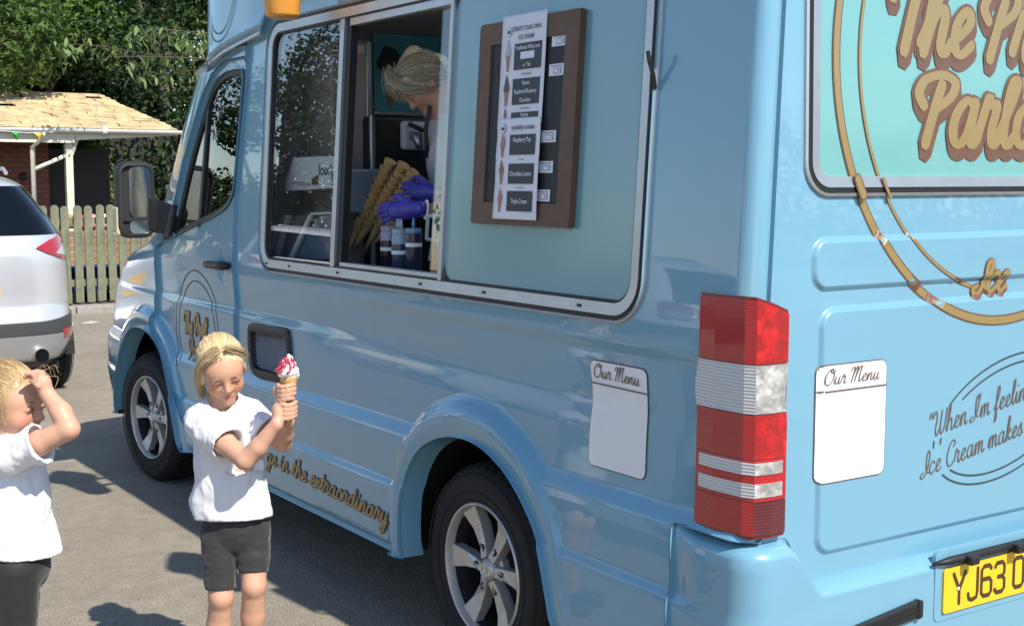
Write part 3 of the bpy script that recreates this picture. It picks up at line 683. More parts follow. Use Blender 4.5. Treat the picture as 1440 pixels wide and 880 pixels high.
# ------------------------------------------------------------------ inside of the van
def inbox(name, a, b, mat, parent=van, bevel=.0):
    mb = MB(); mb.box(a, b); return mb.build(name, mat, parent, bevel=bevel)
ID, IG, IW = MAT['interior_dark'], MAT['interior_grey'], MAT['interior_white']
pbr('wall_panel', (.30, .30, .30), .5)
inbox('cabin_wall', (1.90, -1.15, .62), (1.93, 1.84, 2.36), MAT['wall_panel'])
inbox('cabin_floor', (.44, -1.15, .60), (1.58, 1.84, .62), IG)
framed('cabin_ceiling', .17, 1.90, -1.15, 1.84, 2.34, 2.36, IW)
inbox('cabin_rear_wall', (.10, -1.19, .62), (1.90, -1.15, 2.34), IG)
inbox('cab_bulkhead', (.12, 1.84, .62), (1.90, 1.87, 2.34), MAT['wall_panel'])
inbox('inner_skin', (.095, -1.15, .93), (.11, 1.84, 1.18), IG)
inbox('cab_seat', (.35, 2.0, .75), (.95, 2.5, .95), ID, bevel=.05); inbox('cab_seat_back', (.35, 1.92, .95), (.95, 2.06, 1.62), ID, bevel=.05); inbox('cab_headrest', (.52, 1.95, 1.64), (.78, 2.05, 1.84), ID, bevel=.04)
inbox('dashboard', (.15, 3.0, .9), (1.87, 3.5, 1.22), ID, bevel=.06); inbox('cab_floor', (.13, 1.9, .5), (1.89, 3.55, .55), ID)
# counter below the hatch
pbr('counter_blue', (.15, .20, .27), .35, coat=.3)
ct = inbox('serving_counter', (.115, -1.14, 1.185), (.62, 1.83, 1.225), MAT['counter_blue'], bevel=.006)
def px_box(name, px0, py0, px1, py1, x0, depth, mat, parent=van, bevel=.004):
    """box whose face at x0 spans the given spot, going back by depth"""
    a, b = at_x(px0, py1, x0), at_x(px1, py0, x0)
    mb = MB(); mb.box((x0, min(a[1], b[1]), min(a[2], b[2])), (x0+depth, max(a[1], b[1]), max(a[2], b[2]))); return mb.build(name, mat, parent, bevel=bevel)
# fixtures in front of the cab bulkhead, seen past the server: fridge, poster, black machine with tap
def py_box(name, px0, py0, px1, py1, y0, depth, mat, parent=None, bevel=.004):
    """box whose near face lies at y0 over the given spot, going forward by depth"""
    a, b = at_y(px0, py1, y0), at_y(px1, py0, y0); mb = MB()
    mb.box((min(a[0], b[0]), y0, min(a[2], b[2])), (max(a[0], b[0]), y0+depth, max(a[2], b[2]))); return mb.build(name, mat, parent, bevel=bevel)
pbr('fridge_beige', (.34, .28, .26), .45)
fr = tag(py_box('fridge', 470, 58, 522, 420, 1.50, .30, MAT['fridge_beige'], bevel=.01), 'tall beige fridge behind the blonde server inside the van', 'fridge')
py_box('label_plate', 503, 63, 514, 75, 1.492, .010, IW, fr); py_box('edge_strip', 519, 58, 523, 420, 1.488, .014, MAT['steel'], fr)
pbr('poster_teal', (.10, .42, .52), .4, var=(3, .3)); pbr('poster_cone', (.42, .18, .06), .5)
po = tag(py_box('poster', 526, 54, 640, 159, 1.82, .008, MAT['poster_teal']), 'teal ice cream poster on the bulkhead behind the server', 'poster')
py_box('poster_edge', 526, 159, 640, 162, 1.81, .02, MAT['steel'], po)
P = [at_y(u, v, 1.816) for u, v in ((542, 126), (556, 126), (551, 150), (547, 150))]; mb = MB(); mb.prism([(float(p[0]), float(p[2])) for p in P], lambda u, v: (u, 1.814, v), lambda u, v: (u, 1.819, v)); mb.build('printed_cone', MAT['poster_cone'], po)
c = at_y(546, 84, 1.815); mb = MB(); mb.prism([(c[0]+.05*math.cos(t)+.012*math.sin(3*t), c[2]+.06*math.sin(t)) for t in np.linspace(0, 6.2, 16)], lambda u, v: (u, 1.813, v), lambda u, v: (u, 1.819, v)); mb.build('printed_swirl', MAT['ink'], po)
mc_ = tag(py_box('soft_serve_machine', 525, 166, 650, 420, 1.42, .36, MAT['black_plastic'], bevel=.02), 'black soft serve machine with a pale tap plate behind the server', 'machine')
py_box('tap_plate', 566, 171, 602, 211, 1.395, .03, IW, mc_, bevel=.02); py_box('side_trim', 524, 162, 526.5, 420, 1.40, .02, MAT['steel'], mc_)
c = at_y(585, 191, 1.37); mb = MB(); mb.tube([(c[0], 1.40, c[2]), (c[0], 1.36, c[2]-.005), (c[0], 1.34, c[2]-.05)], [.022, .022, .016], 10); mb.build('tap', MAT['steel'], mc_, smooth=True)
mb = MB(); mb.tube([(c[0]-.03, 1.38, c[2]+.05), (c[0]+.02, 1.34, c[2]+.02)], .010, 8); mb.build('tap_lever', MAT['black_plastic'], mc_, smooth=True)
cb = tag(py_box('blue_cloth', 484, 214, 498, 236, 1.44, .05, pbr('cloth_blue', (.07, .28, .52), .8), bevel=.02), 'small blue cloth hanging by the fridge in the van', 'cloth')
wk = tag(py_box('worktop', 484, 238, 560, 300, 1.30, .12, MAT['counter_blue'], bevel=.01), 'blue grey worktop front behind the leaning cones', 'worktop')
# white boxes seen behind the left pane
def prism_x(name, pts, x, thick, mat, parent=None):
    P = [at_x(u, v, x) for u, v in pts]; mb = MB(); mb.prism([(float(p[1]), float(p[2])) for p in P], lambda a, b: (x, a, b), lambda a, b: (x+thick, a, b)); return mb.build(name, mat, parent, bevel=.003)
pbr('card_white', (.80, .80, .80), .5)
bx = prism_x('carton', [(412, 221.5), (482, 219), (482, 264), (399, 269)], .16, .015, MAT['card_white']); tag(bx, 'white carton with slanted end and dark lettering behind the left pane', 'carton')
bw_ = prism_x('wall_cupboard', [(372, 229), (408, 227), (398, 268), (370, 270)], .22, .02, MAT['interior_white']); tag(bw_, 'pale cupboard behind the left hatch pane beside the lettered carton', 'cupboard')
fz = prism_x('display_freezer', [(372, 318), (392, 303), (402, 303), (384, 366), (366, 372)], .16, .03, MAT['card_white'])
tag(fz, 'white slanted freezer end at the bottom of the left pane', 'freezer')
prism_x('side_plate', [(403, 304), (430, 303), (407, 362), (387, 364)], .20, .02, IG, fz)
prism_x('lid_edge', [(433, 302), (438, 302), (410, 364), (404, 364)], .15, .015, MAT['card_white'], fz)
prism_x('lid_rail', [(436, 299), (486, 297), (486, 300.5), (436, 302.5)], .15, .015, MAT['card_white'], fz)
prism_x('lid_glass', [(438, 303), (486, 301), (486, 364), (414, 366)], .17, .006, MAT['counter_blue'], fz)
# things on the counter -----------------------------------------------------------
CZ = 1.225
tr = MB(); tr.box((.14, .18, CZ), (.31, .62, CZ+.008)); tr.box((.14, .18, CZ+.008), (.146, .62, CZ+.045)); tr.box((.304, .18, CZ+.008), (.31, .62, CZ+.045)); tr.box((.146, .18, CZ+.008), (.304, .186, CZ+.045)); tr.box((.146, .614, CZ+.008), (.304, .62, CZ+.045))
tag(tr.build('tray', pbr('tray_blue', (.10, .14, .20), .35)), 'shallow blue grey tray under the sauce bottles', 'tray')
pbr('sauce_dark', (.02, .012, .025), .25, coat=.6); pbr('sauce_blue', (.03, .05, .10), .25, coat=.6); pbr('sauce_navy', (.02, .025, .06), .25, coat=.6); pbr('bottle_clear', (.30, .36, .44), .3); pbr('bottle_blue', (.13, .27, .40), .3); pbr('bottle_lilac', (.36, .34, .46), .3)
def bottle(px, py0, pyl, pyt, x, wpx, ms, mt, label, tips=1):
    b = at_x(px, py0, x); t = at_x(px, pyt, x); l = at_x(px, pyl, x); sc = float(np.linalg.norm(at_x(px+wpx/2, py0, x)-b)); r = .030
    zb = CZ+.008; h = float(t[2])-zb; hl = float(l[2])-zb
    e = empty('sauce_bottle', (x, b[1], zb), 0, label, 'bottle', 'squeeze bottles on the tray')
    q = MB(); q.lathe([(r*.92, 0), (r, .006), (r, hl)], 20); q.build('sauce', ms, e, smooth=True, world=False, auto=40)
    q = MB(); q.lathe([(r*.995, hl), (r*.995, h-.035), (r*.9, h-.018), (r*.97, h-.016), (r*.97, h)], 20); q.build('bottle_top', mt, e, smooth=True, world=False, auto=40)
    for k in range(tips):
        q = MB(); q.lathe([(.0075, h), (.006, h+.02), (.003, h+.038)], 8, Matrix.Translation((0, (k-(tips-1)/2)*.016, 0))); q.build('nozzle', mt, e, smooth=True, world=False)
    q = MB(); q.lathe([(r+.0008, hl*.75), (r+.0008, hl*.75+.014)], 20, cap=False); q.build('bottle_label', MAT['card_white'], e, world=False, smooth=True)
bottle(546, 371, 338, 318, .23, 17, MAT['sauce_dark'], MAT['bottle_lilac'], 'squeeze bottle of dark sauce with pale lilac top, leftmost on tray')
bottle(562, 374, 343, 322, .19, 18, MAT['sauce_blue'], MAT['bottle_clear'], 'squeeze bottle of blue sauce with three nozzles, middle of the tray', 3)
bottle(582, 375, 328, 321, .19, 21, MAT['sauce_navy'], MAT['bottle_blue'], 'squeeze bottle of navy sauce with blue cap, rightmost on tray')
# stacked wafer cones leaning in four rows
pbr('wafer', (.62, .39, .17), .75, var=(60, .25), bump=(180, .001, 3))
def cone_mesh():
    mb = MB(); mb.lathe([(.003, -.115), (.0105, -.06), (.0165, .0), (.0168, .009), (.0218, .0125), (.0266, .031), (.0278, .033), (.0258, .0335), (.020, .008), (.012, -.02)], 20); return mb.mesh('wafer_cone', MAT['wafer'], True)
CM = cone_mesh()
ORD = ['bottom', 'second', 'third', 'fourth', 'fifth', 'sixth', 'seventh', 'eighth', 'ninth', 'tenth', 'eleventh', 'twelfth']
rows = [('leftmost', (502, 324), (544, 236), 11, .33), ('second', (515, 322), (563, 241), 11, .35), ('third', (530, 322), (576, 250), 9, .37), ('rightmost', (548, 316), (588, 262), 7, .39)]
for rn, a, b, n, x in rows:
    A, B = at_x(*a, x), at_x(*b, x+.06); ax = Vector(B-A); rot = Vector((0, 0, 1)).rotation_difference(ax.normalized())
    for k in range(n):
        o = link('wafer_cone', CM); p = A+(B-A)*k/(n-1); o.location = [float(c) for c in p+rng.normal(0, .0012, 3)]
        o.rotation_mode = 'QUATERNION'; o.rotation_quaternion = rot @ Vector((0, 0, 1)).rotation_difference(Vector((rng.normal(0, .03), rng.normal(0, .03), 1)).normalized())
        nm = 'topmost' if k == n-1 else (ORD[k] if k == 0 else ORD[k]+' from the bottom')
        tag(o, f'wafer cone, {nm} of the {rn} leaning stack', 'cone', 'stacked wafer cones behind the hatch')
# rack that carries the stacks
rk = empty('cone_rack', (.40, .55, CZ), 0, 'clear sloping rack holding the stacks of wafer cones', 'rack')
A = at_x(497, 330, .40)
mb = MB(); mb.box((.38, A[1]-.33, CZ), (.42, A[1]+.05, CZ+.03)); mb.build('rack_foot', MAT['steel'], rk)
for rn, a, b, n, x in rows:
    P0, P1 = at_x(*a, x+.035), at_x(*b, x+.095); mb = MB(); mb.tube([P0+(P1-P0)*-.25, P1], .006, 6); mb.build('rack_rod', MAT['steel'], rk)
P0, P1 = at_x(520, 300, .262), at_x(560, 300, .34); mb = MB(); mb.tube([(.40, A[1], CZ), (.45, A[1]-.15, CZ+.2)], .006, 6); mb.build('rack_leg', MAT['steel'], rk)
# pale folding holder behind the right-hand pane strip
hp = [(602, 303), (621, 306), (618, 340), (600, 336)]
P = [at_x(u, v, .30) for u, v in hp]; ho = empty('napkin_holder', (.3, float(P[3][1]), CZ), 0, 'white wire napkin holder beside the sauce bottles', 'holder')
for i in range(4): mb = MB(); mb.tube([P[i], P[(i+1) % 4]], .007, 6); mb.build('wire', IW, ho)
mb = MB(); mb.tube([(P[0]+P[1])/2, (P[2]+P[3])/2], .006, 6); mb.build('wire', IW, ho); mb = MB(); mb.tube([(P[2]+P[3])/2, at_x(604, 366, .30)], .006, 6); mb.build('wire', IW, ho)
# ------------------------------------------------------------------ lettering and print
GL = {
 'a': (1.05, [[(.75,.85),(.45,1.0),(.15,.7),(.12,.25),(.35,0),(.62,.25),(.76,.95)], [(.76,.95),(.72,.3),(.85,0),(1.05,.2)]]),
 'c': (.8, [[(.7,.8),(.45,1),(.15,.65),(.15,.25),(.4,0),(.8,.25)]]),
 'd': (1.05, [[(.7,.85),(.42,1),(.15,.65),(.15,.25),(.38,0),(.65,.3),(.78,1.0),(.84,2.0)], [(.84,2.0),(.73,.4),(.85,0),(1.05,.2)]]),
 'e': (.8, [[(0,.25),(.35,.45),(.62,.75),(.45,1),(.18,.7),(.18,.25),(.42,0),(.8,.25)]]),
 'f': (.7, [[(.0,.2),(.4,.9),(.62,1.7),(.45,2.05),(.3,1.5),(.25,-.2),(.2,-.85),(.38,-.6),(.35,.05),(.7,.25)]]),
 'g': (1.0, [[(.75,.85),(.45,1),(.15,.65),(.18,.2),(.42,.05),(.68,.4),(.75,.95)], [(.75,.95),(.7,-.4),(.45,-.95),(.2,-.7),(.55,-.2),(1.0,.2)]]),
 'h': (1.02, [[(0,.2),(.35,1.2),(.46,1.95),(.30,2.0),(.2,1.2),(.15,0)], [(.15,0),(.3,.7),(.55,1),(.7,.8),(.68,.25),(.82,0),(1.02,.2)]]),
 'i': (.55, [[(0,.2),(.2,.95)], [(.2,.95),(.18,.3),(.35,0),(.55,.2)], [(.27,1.42),(.30,1.52)]]),
 'k': (.85, [[(0,.2),(.35,1.2),(.42,1.95),(.28,2.0),(.18,1.1),(.15,0)], [(.15,.4),(.5,1),(.6,.75),(.3,.5),(.6,.05),(.85,.2)]]),
 'l': (.58, [[(0,.2),(.35,1.1),(.45,1.95),(.3,2.0),(.2,1.2),(.2,.3),(.38,0),(.58,.2)]]),
 'm': (1.32, [[(0,.2),(.18,.95),(.15,0)], [(.15,0),(.3,.8),(.5,1),(.58,.8),(.55,0)], [(.55,0),(.7,.8),(.9,1),(1.0,.8),(.98,.25),(1.12,0),(1.32,.2)]]),
 'n': (.96, [[(0,.2),(.18,.95),(.15,0)], [(.15,0),(.3,.75),(.52,1),(.65,.8),(.62,.25),(.76,0),(.96,.2)]]),
 'o': (.88, [[(.45,1),(.15,.7),(.15,.25),(.42,0),(.7,.3),(.7,.75),(.45,1),(.62,.8),(.92,.8)]]),
 'r': (.8, [[(0,.2),(.22,1.15),(.32,.92),(.55,.92),(.48,.3),(.62,0),(.8,.2)]]),
 's': (.7, [[(0,.2),(.4,1.05),(.45,.8),(.58,.3),(.38,0),(.15,.12)], [(.4,.02),(.7,.2)]]),
 't': (.62, [[(0,.2),(.3,1.1),(.38,1.8)], [(.38,1.8),(.28,.4),(.42,0),(.62,.2)], [(.06,1.15),(.6,1.22)]]),
 'u': (1.02, [[(0,.2),(.18,.95)], [(.18,.95),(.15,.3),(.35,0),(.6,.35),(.7,.95)], [(.7,.95),(.68,.25),(.82,0),(1.02,.2)]]),
 'x': (.8, [[(0,.2),(.2,.95),(.35,.7),(.5,.2),(.8,.15)], [(.7,.95),(.35,.4),(.05,.0)]]),
 'y': (.92, [[(0,.2),(.18,.95)], [(.18,.95),(.15,.35),(.35,.05),(.6,.4),(.7,.95)], [(.7,.95),(.65,-.4),(.4,-.95),(.18,-.7),(.6,-.1),(.95,.2)]]),
 'T': (1.15, [[(.0,1.25),(-.02,1.7),(.25,2.0),(.8,1.95),(1.35,2.05)], [(.82,1.95),(.72,1.0),(.62,0)]]),
 'P': (1.35, [[(.78,1.65),(.66,.8),(.52,0)], [(.28,.85),(.05,1.25),(.22,1.85),(.78,2.08),(1.22,1.75),(1.15,1.15),(.72,.78)]]),
 'O': (1.5, [[(.9,2),(.4,1.8),(.1,1.0),(.3,.15),(.8,0),(1.25,.6),(1.25,1.4),(.9,2.0),(.7,1.7),(1.0,1.5),(1.4,1.85)]]),
 'M': (1.75, [[(-.05,1.5),(.1,1.95),(.4,1.7),(.25,0)], [(.3,.6),(.6,1.8),(.85,2.0),(.8,1),(.75,.0)], [(.8,.7),(1.1,1.8),(1.4,2.0),(1.35,.9),(1.45,.05),(1.75,.2)]]),
 'W': (1.65, [[(-.1,1.5),(.2,2.0),(.42,1.5),(.3,.5),(.5,0),(.85,.6),(1.0,1.9)], [(1.0,1.9),(.9,.5),(1.1,0),(1.45,.6),(1.62,2.0)]]),
 'I': (.85, [[(.15,.35),(-.15,.2),(-.05,-.05),(.35,.05),(.7,.7),(.85,1.6),(.68,2.0),(.48,1.6),(.52,.5),(.85,.2)]]),
 'C': (1.1, [[(.85,1.5),(1.05,1.8),(.75,2.05),(.3,1.6),(.12,.8),(.3,.1),(.65,0),(1.1,.3)]]),
 "'": (.3, [[(.12,2.05),(.06,1.6)]]), '"': (.55, [[(.1,2.0),(.0,1.6)], [(.38,2.0),(.28,1.6)]]), ' ': (.55, []),
}
def script_strokes(text, shear=.22, gap=0., squash=1.):
    x = 0; out = []
    for ch in text:
        adv, st = GL[ch]
        for s in st:
            P = np.array(s, float); P[:, 1] = np.where(P[:, 1] > 1, 1+(P[:, 1]-1)*squash, P[:, 1]); P[:, 0] += x+P[:, 1]*shear; out.append(catmull(P, 7))
        x += adv+gap
    return out, x
def ribbons(name, strokes, fn, w, mat, parent, contrast=0., lift=.0, grow=0.):
    """flat pen strokes on a surface; fn(u, v, h) maps drawing to the surface"""
    mb = MB(); hh = lift
    for P in strokes:
        T = np.gradient(P, axis=0); T /= np.maximum(np.linalg.norm(T, axis=1, keepdims=True), 1e-9); N = np.stack([-T[:, 1], T[:, 0]], 1)
        ww = w*(1+contrast*np.clip(np.abs(T[:, 1])-.35, 0, 1))/2+grow; n = len(P); vs = []
        # rounded ends
        A = [P[0]-T[0]*ww[0]*c+0*N[0] for c in (.8,)]; Z = [P[-1]+T[-1]*ww[-1]*.8]
        pts = [(A[0], T[0], N[0], ww[0]*.55)]+[(P[i], T[i], N[i], ww[i]) for i in range(n)]+[(Z[0], T[-1], N[-1], ww[-1]*.55)]
        m = len(pts)
        Lf = np.array([p+nn*wv for p, t, nn, wv in pts]); Rg = np.array([p-nn*wv for p, t, nn, wv in pts])
        UV = np.stack([Lf, Rg], 1).reshape(-1, 2); H = np.repeat(hh+.00025*np.arange(m)/m, 2)
        vs = fn(UV[:, 0], UV[:, 1], H); vs = np.stack(np.broadcast_arrays(*vs), -1) if isinstance(vs, tuple) else vs
        mb.add(vs, [(2*k, 2*k+1, 2*k+3, 2*k+2) for k in range(m-1)]); hh += .00006
    return mb.build(name, mat, parent)
def on(fn, u0, v0, sc, rot=0., sgn=1, sx=1.):
    c, s = math.cos(rot), math.sin(rot)
    return lambda a, b, h: fn(u0+sgn*sc*(a*sx*c-b*s), v0+sc*(a*sx*s+b*c), h)
def ellipse(cx, cz, rx, rz, a0, a1, n=60, rot=0.):
    t = np.radians(np.linspace(a0, a1, n)); x, z = rx*np.cos(t), rz*np.sin(t); c, s = math.cos(rot), math.sin(rot)
    return np.stack([cx+x*c-z*s, cz+x*s+z*c], 1)
def RRP(x, z, h): p = rear_pt(x, z); p[..., 1] -= h; return p
# rear: big gold script with brown outline and shadow
def gold(text, fn, u0, v0, sc, w, parent, contrast=.9, sgn=1, drop=.22, name='lettering', rot=0., gap=0., lift=.0012, squash=1., sx=1., ol=.085):
    st, adv = script_strokes(text, gap=gap, squash=squash); f = on(fn, u0, v0, sc, rot, sgn, sx); fd = on(fn, u0+sgn*sc*.03, v0-sc*drop, sc, rot, sgn, sx); fm = on(fn, u0+sgn*sc*.015, v0-sc*drop/2, sc, rot, sgn, sx)
    o = ribbons(name, st, fd, w, MAT['brown'], parent, contrast, lift, ol)
    ribbons('letter_outline', st, fm, w, MAT['brown'], o, contrast, lift+.0004, ol); ribbons('letter_outline', st, f, w, MAT['brown'], o, contrast, lift+.001, ol)
    ribbons('letter_face', st, f, w, MAT['gold'], o, contrast, lift+.0026); return o
def RIP(x, z, h): return RP(x, z, h-.001)
gold('The', RIP, .500, 1.955, .118, .20, van, drop=.20, gap=-.04, squash=.55, ol=.07)
gold('Pr', RIP, .862, 1.952, .118, .20, van, drop=.20, gap=-.04, squash=.55, ol=.07)
gold('Parlo', RIP, .600, 1.718, .118, .20, van, drop=.20, gap=-.05, squash=.5, ol=.07)
gold('Ice', RRP, .878, 1.316, .054, .20, van, drop=.15, squash=.6, ol=.06)
for (rx, rz, w_, a0, a1, nm) in ((.66, .705, .022, 150, 300, 'gold_ring'), (.575, .62, .009, 150, 262, 'thin_gold_ring')):
    cx_, cz_ = .985, 1.940
    for part, fn, lo, hi in ((nm, lambda x, z, h: RIP(x, z, h), RWZ0+.047, 9), (nm, lambda x, z, h: RP(x, z, h+.0125), RWZ0-.003, RWZ0+.047), (nm, RRP, 0, RWZ0-.003)):
        E = ellipse(cx_, cz_, rx, rz, a0, a1, 220); E = E[(E[:, 1] >= lo) & (E[:, 1] <= hi)]
        if len(E) > 2:
            o = ribbons(part, [E], fn, w_*1.3, MAT['brown'], van, lift=.0012); ribbons('ring_face', [E], fn, w_*.92, MAT['gold'], o, lift=.0020)
# quotation in a double oval
ovc = (1.028, .958)
for d in (0, .028):
    E = ellipse(*ovc, .322-d, .166-d*.9, 0, 360, 200, math.radians(14))
    keep = []; cur = []
    for p in E:
        u, v = p; b1, b2 = .930+.167*(u-.690), .826+.167*(u-.668)
        blocked = (u < .85) and (b1-.012 < v < b1+.070 or b2-.012 < v < b2+.070)
        if blocked:
            if len(cur) > 3: keep.append(np.array(cur))
            cur = []
        else: cur.append(p)
    if len(cur) > 3: keep.append(np.array(cur))
    ribbons('printed_oval', keep, RRP, .0050, MAT['ink'], van, lift=.0012)
for txt, u, v in (('"When I\'m feelin', .690, .930), ('Ice Cream makes m', .668, .826)):
    st, _ = script_strokes(txt, .25); ribbons('quotation', st, on(RRP, u, v, .033, math.radians(9.5)), .12, MAT['ink_brown'], van, lift=.0014)
pbr('gutter_trim', (.72, .73, .74), .18, metal=.4, coat=.6)
# side slogan, door emblem, pod emblem
def SPm(y, z, h): return SP(y, z, h)
gold('ge in the extraordinary', SPm, 1.585, .432, .040, .17, van, contrast=.2, sgn=-1, drop=.06, rot=-.030, gap=-.03, sx=1.52, squash=.8, ol=.06)
gold('The Prett', SPm, 2.655, .885, .047, .26, van, contrast=.5, sgn=-1, drop=.12, gap=-.12)
gold('Parl', SPm, 2.60, .765, .047, .26, van, contrast=.5, sgn=-1, drop=.12, gap=-.1)
for rx, rz in ((.285, .305), (.245, .255)):
    E = ellipse(2.475, .885, rx, rz, -35, 215, 120); ribbons('door_ring', [E], SPm, .006, MAT['ink'], van, lift=.0015)
def PP(y, z, h): p = pod_pt(y, z); p[..., 0] -= h; return p
for rx, rz in ((.20, .26), (.17, .225)):
    E = ellipse(2.18, 2.50, rx, rz, 195, 345, 60); ribbons('pod_ring', [E], PP, .005, MAT['ink'], van, lift=.003)
yy = np.linspace(1.76, 2.56, 50); tp_ = pod_pt(yy, pod_lip(yy)+.004); mb = MB(); mb.tube(tp_-np.array([.004, 0, 0]), .010, 8); mb.build('pod_trim', MAT['gutter_trim'], van, smooth=True)
# menu stickers (header lettering; the code below is left blank)
def sticker(fn, u0, u1, z0, z1, sgn, drop):
    r = .024; L = None
    def dense(ins):
        P = np.array(rr_loop(min(u0, u1), max(u0, u1), z0, z1, r, ins, 5)); out = []
        for i in range(len(P)):
            a, b = P[i], P[(i+1) % len(P)]; k = max(1, int(np.hypot(*(b-a))/.02)); out += [tuple(a+(b-a)*j/k) for j in range(k)]
        return out
    f2 = lambda a, b, h: fn(a, b+drop*(a-u0), h)
    def sheet(nm, L, h, mat, par):
        c = np.mean(L, 0); mb = MB(); n = len(L); vs = []; K = 14
        for k in range(K+1):
            for p in L: q = c+(np.array(p)-c)*max(k/K, .02); vs.append(f2(q[0], q[1], h))
        mb.add(vs, [(k*n+j, k*n+(j+1) % n, (k+1)*n+(j+1) % n, (k+1)*n+j) for k in range(K) for j in range(n)]+[tuple(range(n))]); return mb.build(nm, mat, par)
    o = sheet('menu_sticker', dense(0), .0022, MAT['ink_brown'], van); sheet('sticker_face', dense(.003), .0034, MAT['sticker'], o)
    zt = z1-.068; ribbons('sticker_line', [np.linspace((u0+sgn*.004, zt), (u1-sgn*.004, zt), 12)], f2, .004, MAT['ink_brown'], o, lift=.0056)
    st, adv = script_strokes('Our Menu', .25); w = abs(u1-u0)-.035; sc = w/(adv+.5)
    ribbons('sticker_header', st, lambda a, b, h: f2(u0+sgn*(.014+sc*a), z1-.050+sc*b*.80, h), .14, MAT['ink_brown'], o, lift=.0058)
sticker(SP, -.618, -.875, .818, 1.122, -1, .0)
sticker(RRP, .262, .514, .858, 1.163, 1, .0)
# printed text with the built-in font
def printed(name, txt, size, fn, mat, parent, align='LEFT', sx=1., bold=False):
    me = TEXTS[(txt, align)].copy(); me.name = name; me.materials.clear(); me.materials.append(mat)
    for v in me.vertices: v.co = fn(v.co.x*sx*size, v.co.y*size)
    me.update(); return link(name, me, parent)
# number plate characters: narrow strokes
PLG = {'Y': (.050, [[(0, .079), (.025, .036), (.025, 0)], [(.05, .079), (.025, .036)]]), 'J': (.042, [[(.040, .079), (.040, .018), (.036, .004), (.018, 0), (.004, .004), (0, .018)]]),
       '6': (.046, [[(.044, .070), (.036, .079), (.012, .079), (.002, .070), (.002, .010), (.012, .001), (.036, .001), (.045, .010), (.045, .036), (.036, .045), (.004, .045)]]),
       '3': (.044, [[(.002, .070), (.010, .079), (.034, .079), (.043, .070), (.043, .050), (.034, .042), (.016, .042)], [(.034, .042), (.044, .032), (.044, .010), (.034, .001), (.010, .001), (.001, .010)]]),
       'O': (.046, [[(.010, .001), (.036, .001), (.045, .010), (.045, .069), (.036, .079), (.010, .079), (.001, .069), (.001, .010), (.010, .001)]])}
x = PX0+.040
for ch in 'YJ63 O':
    if ch == ' ': x += .028; continue
    adv, st = PLG[ch]; strokes = [np.array(s) for s in st]
    ribbons('plate_character', strokes, lambda a, b, h, x=x: BP(x+a, PZ0+.020+b*1.08, .0095+h), .0125, MAT['plate_black'], pl); x += adv+.0135
c = MB(); c.prism([(PX0+.40, PZ0+.006), (PX0+.46, PZ0+.006), (PX0+.46, PZ0+.009), (PX0+.40, PZ0+.009)], lambda a, b: BP(a, b, .009), lambda a, b: BP(a, b, .0096)); c.build('maker_line', MAT['plate_black'], pl)
# carton print behind the left pane
def CP(px, py, sc): 
    o = at_x(px, py, .1585); return lambda a, b: (.1585, float(o[1])-a*sc, float(o[2])+b*sc)
printed('carton_lettering', 'loorbo', .062, CP(448, 246, 1), MAT['ink'], bx, bold=True)
printed('carton_lettering', 'S', .060, CP(466, 261, 1), MAT['ink'], bx, bold=True)
for k in range(3):
    a = at_x(440+k*3.2, 256, .158); mb = MB(); mb.box((.156, a[1]-.008, a[2]-.012), (.1595, a[1]+.008, a[2]+.016+.006*k)); mb.build('carton_emblem', MAT['brown'], bx)
for k, (u0, u1) in enumerate(((410, 436), (419, 436))):
    a, b = at_x(u0, 257+k*3.2, .158), at_x(u1, 257+k*3.2, .158); mb = MB(); mb.box((.156, b[1], a[2]-.002), (.1595, a[1], a[2]+.002)); mb.build('carton_small_print', MAT['interior_grey'], bx)
# ------------------------------------------------------------------ menu board hanging on the hatch panel
pbr('board_brown', (.115, .058, .035), .55, var=(20, .2)); pbr('board_black', (.018, .018, .020), .6, var=(8, .3)); pbr('paper', (.70, .69, .76), .5); pbr('paper_black', (.02, .02, .024), .45); pbr('paper_grey', (.30, .30, .32), .5); pbr('ice_pink', (.45, .20, .20), .6); pbr('ice_brown', (.30, .16, .10), .6); pbr('ice_grey', (.45, .45, .50), .6); pbr('wafer_print', (.40, .20, .11), .6)
BTL, BBR = (-.012, 2.106), (-.540, 1.486)
mbd = empty('menu_board', (.05, -.28, 1.486), 0, 'brown framed black menu board on the closed hatch panel', 'board')
def rect_pts(y0, y1, z0, z1): return [(y0, z0), (y1, z0), (y1, z1), (y0, z1)]
ring('board_frame', (-.540, -.012, 1.486, 2.106, .014), [(0, -.002), (.001, .018), (.068, .018), (.069, .010)], HP, MAT['board_brown'], mbd)
plate_rr('board_face', (-.540, -.012, 1.486, 2.106, .014), -.001, .012, HP, MAT['board_black'], mbd, inset=.060)
def tile(name, y0, y1, z0, z1, h, mat, parent, th=.0006): 
    mb = MB(); mb.prism(rect_pts(y0, y1, z0, z1), lambda a, b: HP(a, b, h-th), lambda a, b: HP(a, b, h)); return mb.build(name, mat, parent)
def wavy(name, y0, y1, z0, z1, h, mat, amp, n=40, skew=0.):
    yy, zz = np.meshgrid(np.linspace(y0, y1, 12), np.linspace(z0, z1, n), indexing='ij')
    hh = h+amp*(vnoise(np.stack([yy*5, zz*16, 0*yy+3.3], -1))*.7+vnoise(np.stack([yy*14+zz*9, zz*40, 0*yy+1.3], -1))*.3)+amp
    V = np.stack([.033+.065*(zz-1.25)-hh, yy+skew*(zz-z0), zz], -1); id_ = np.arange(12*n).reshape(12, n)
    Q = np.stack([id_[:-1, :-1], id_[:-1, 1:], id_[1:, 1:], id_[1:, :-1]], -1).reshape(-1, 4)
    o = link(name, mesh_np(name, V.reshape(-1, 3), Q, mats=[mat])); sm = o.modifiers.new('thickness', 'SOLIDIFY'); sm.thickness = .0006; sm.offset = -1; return o
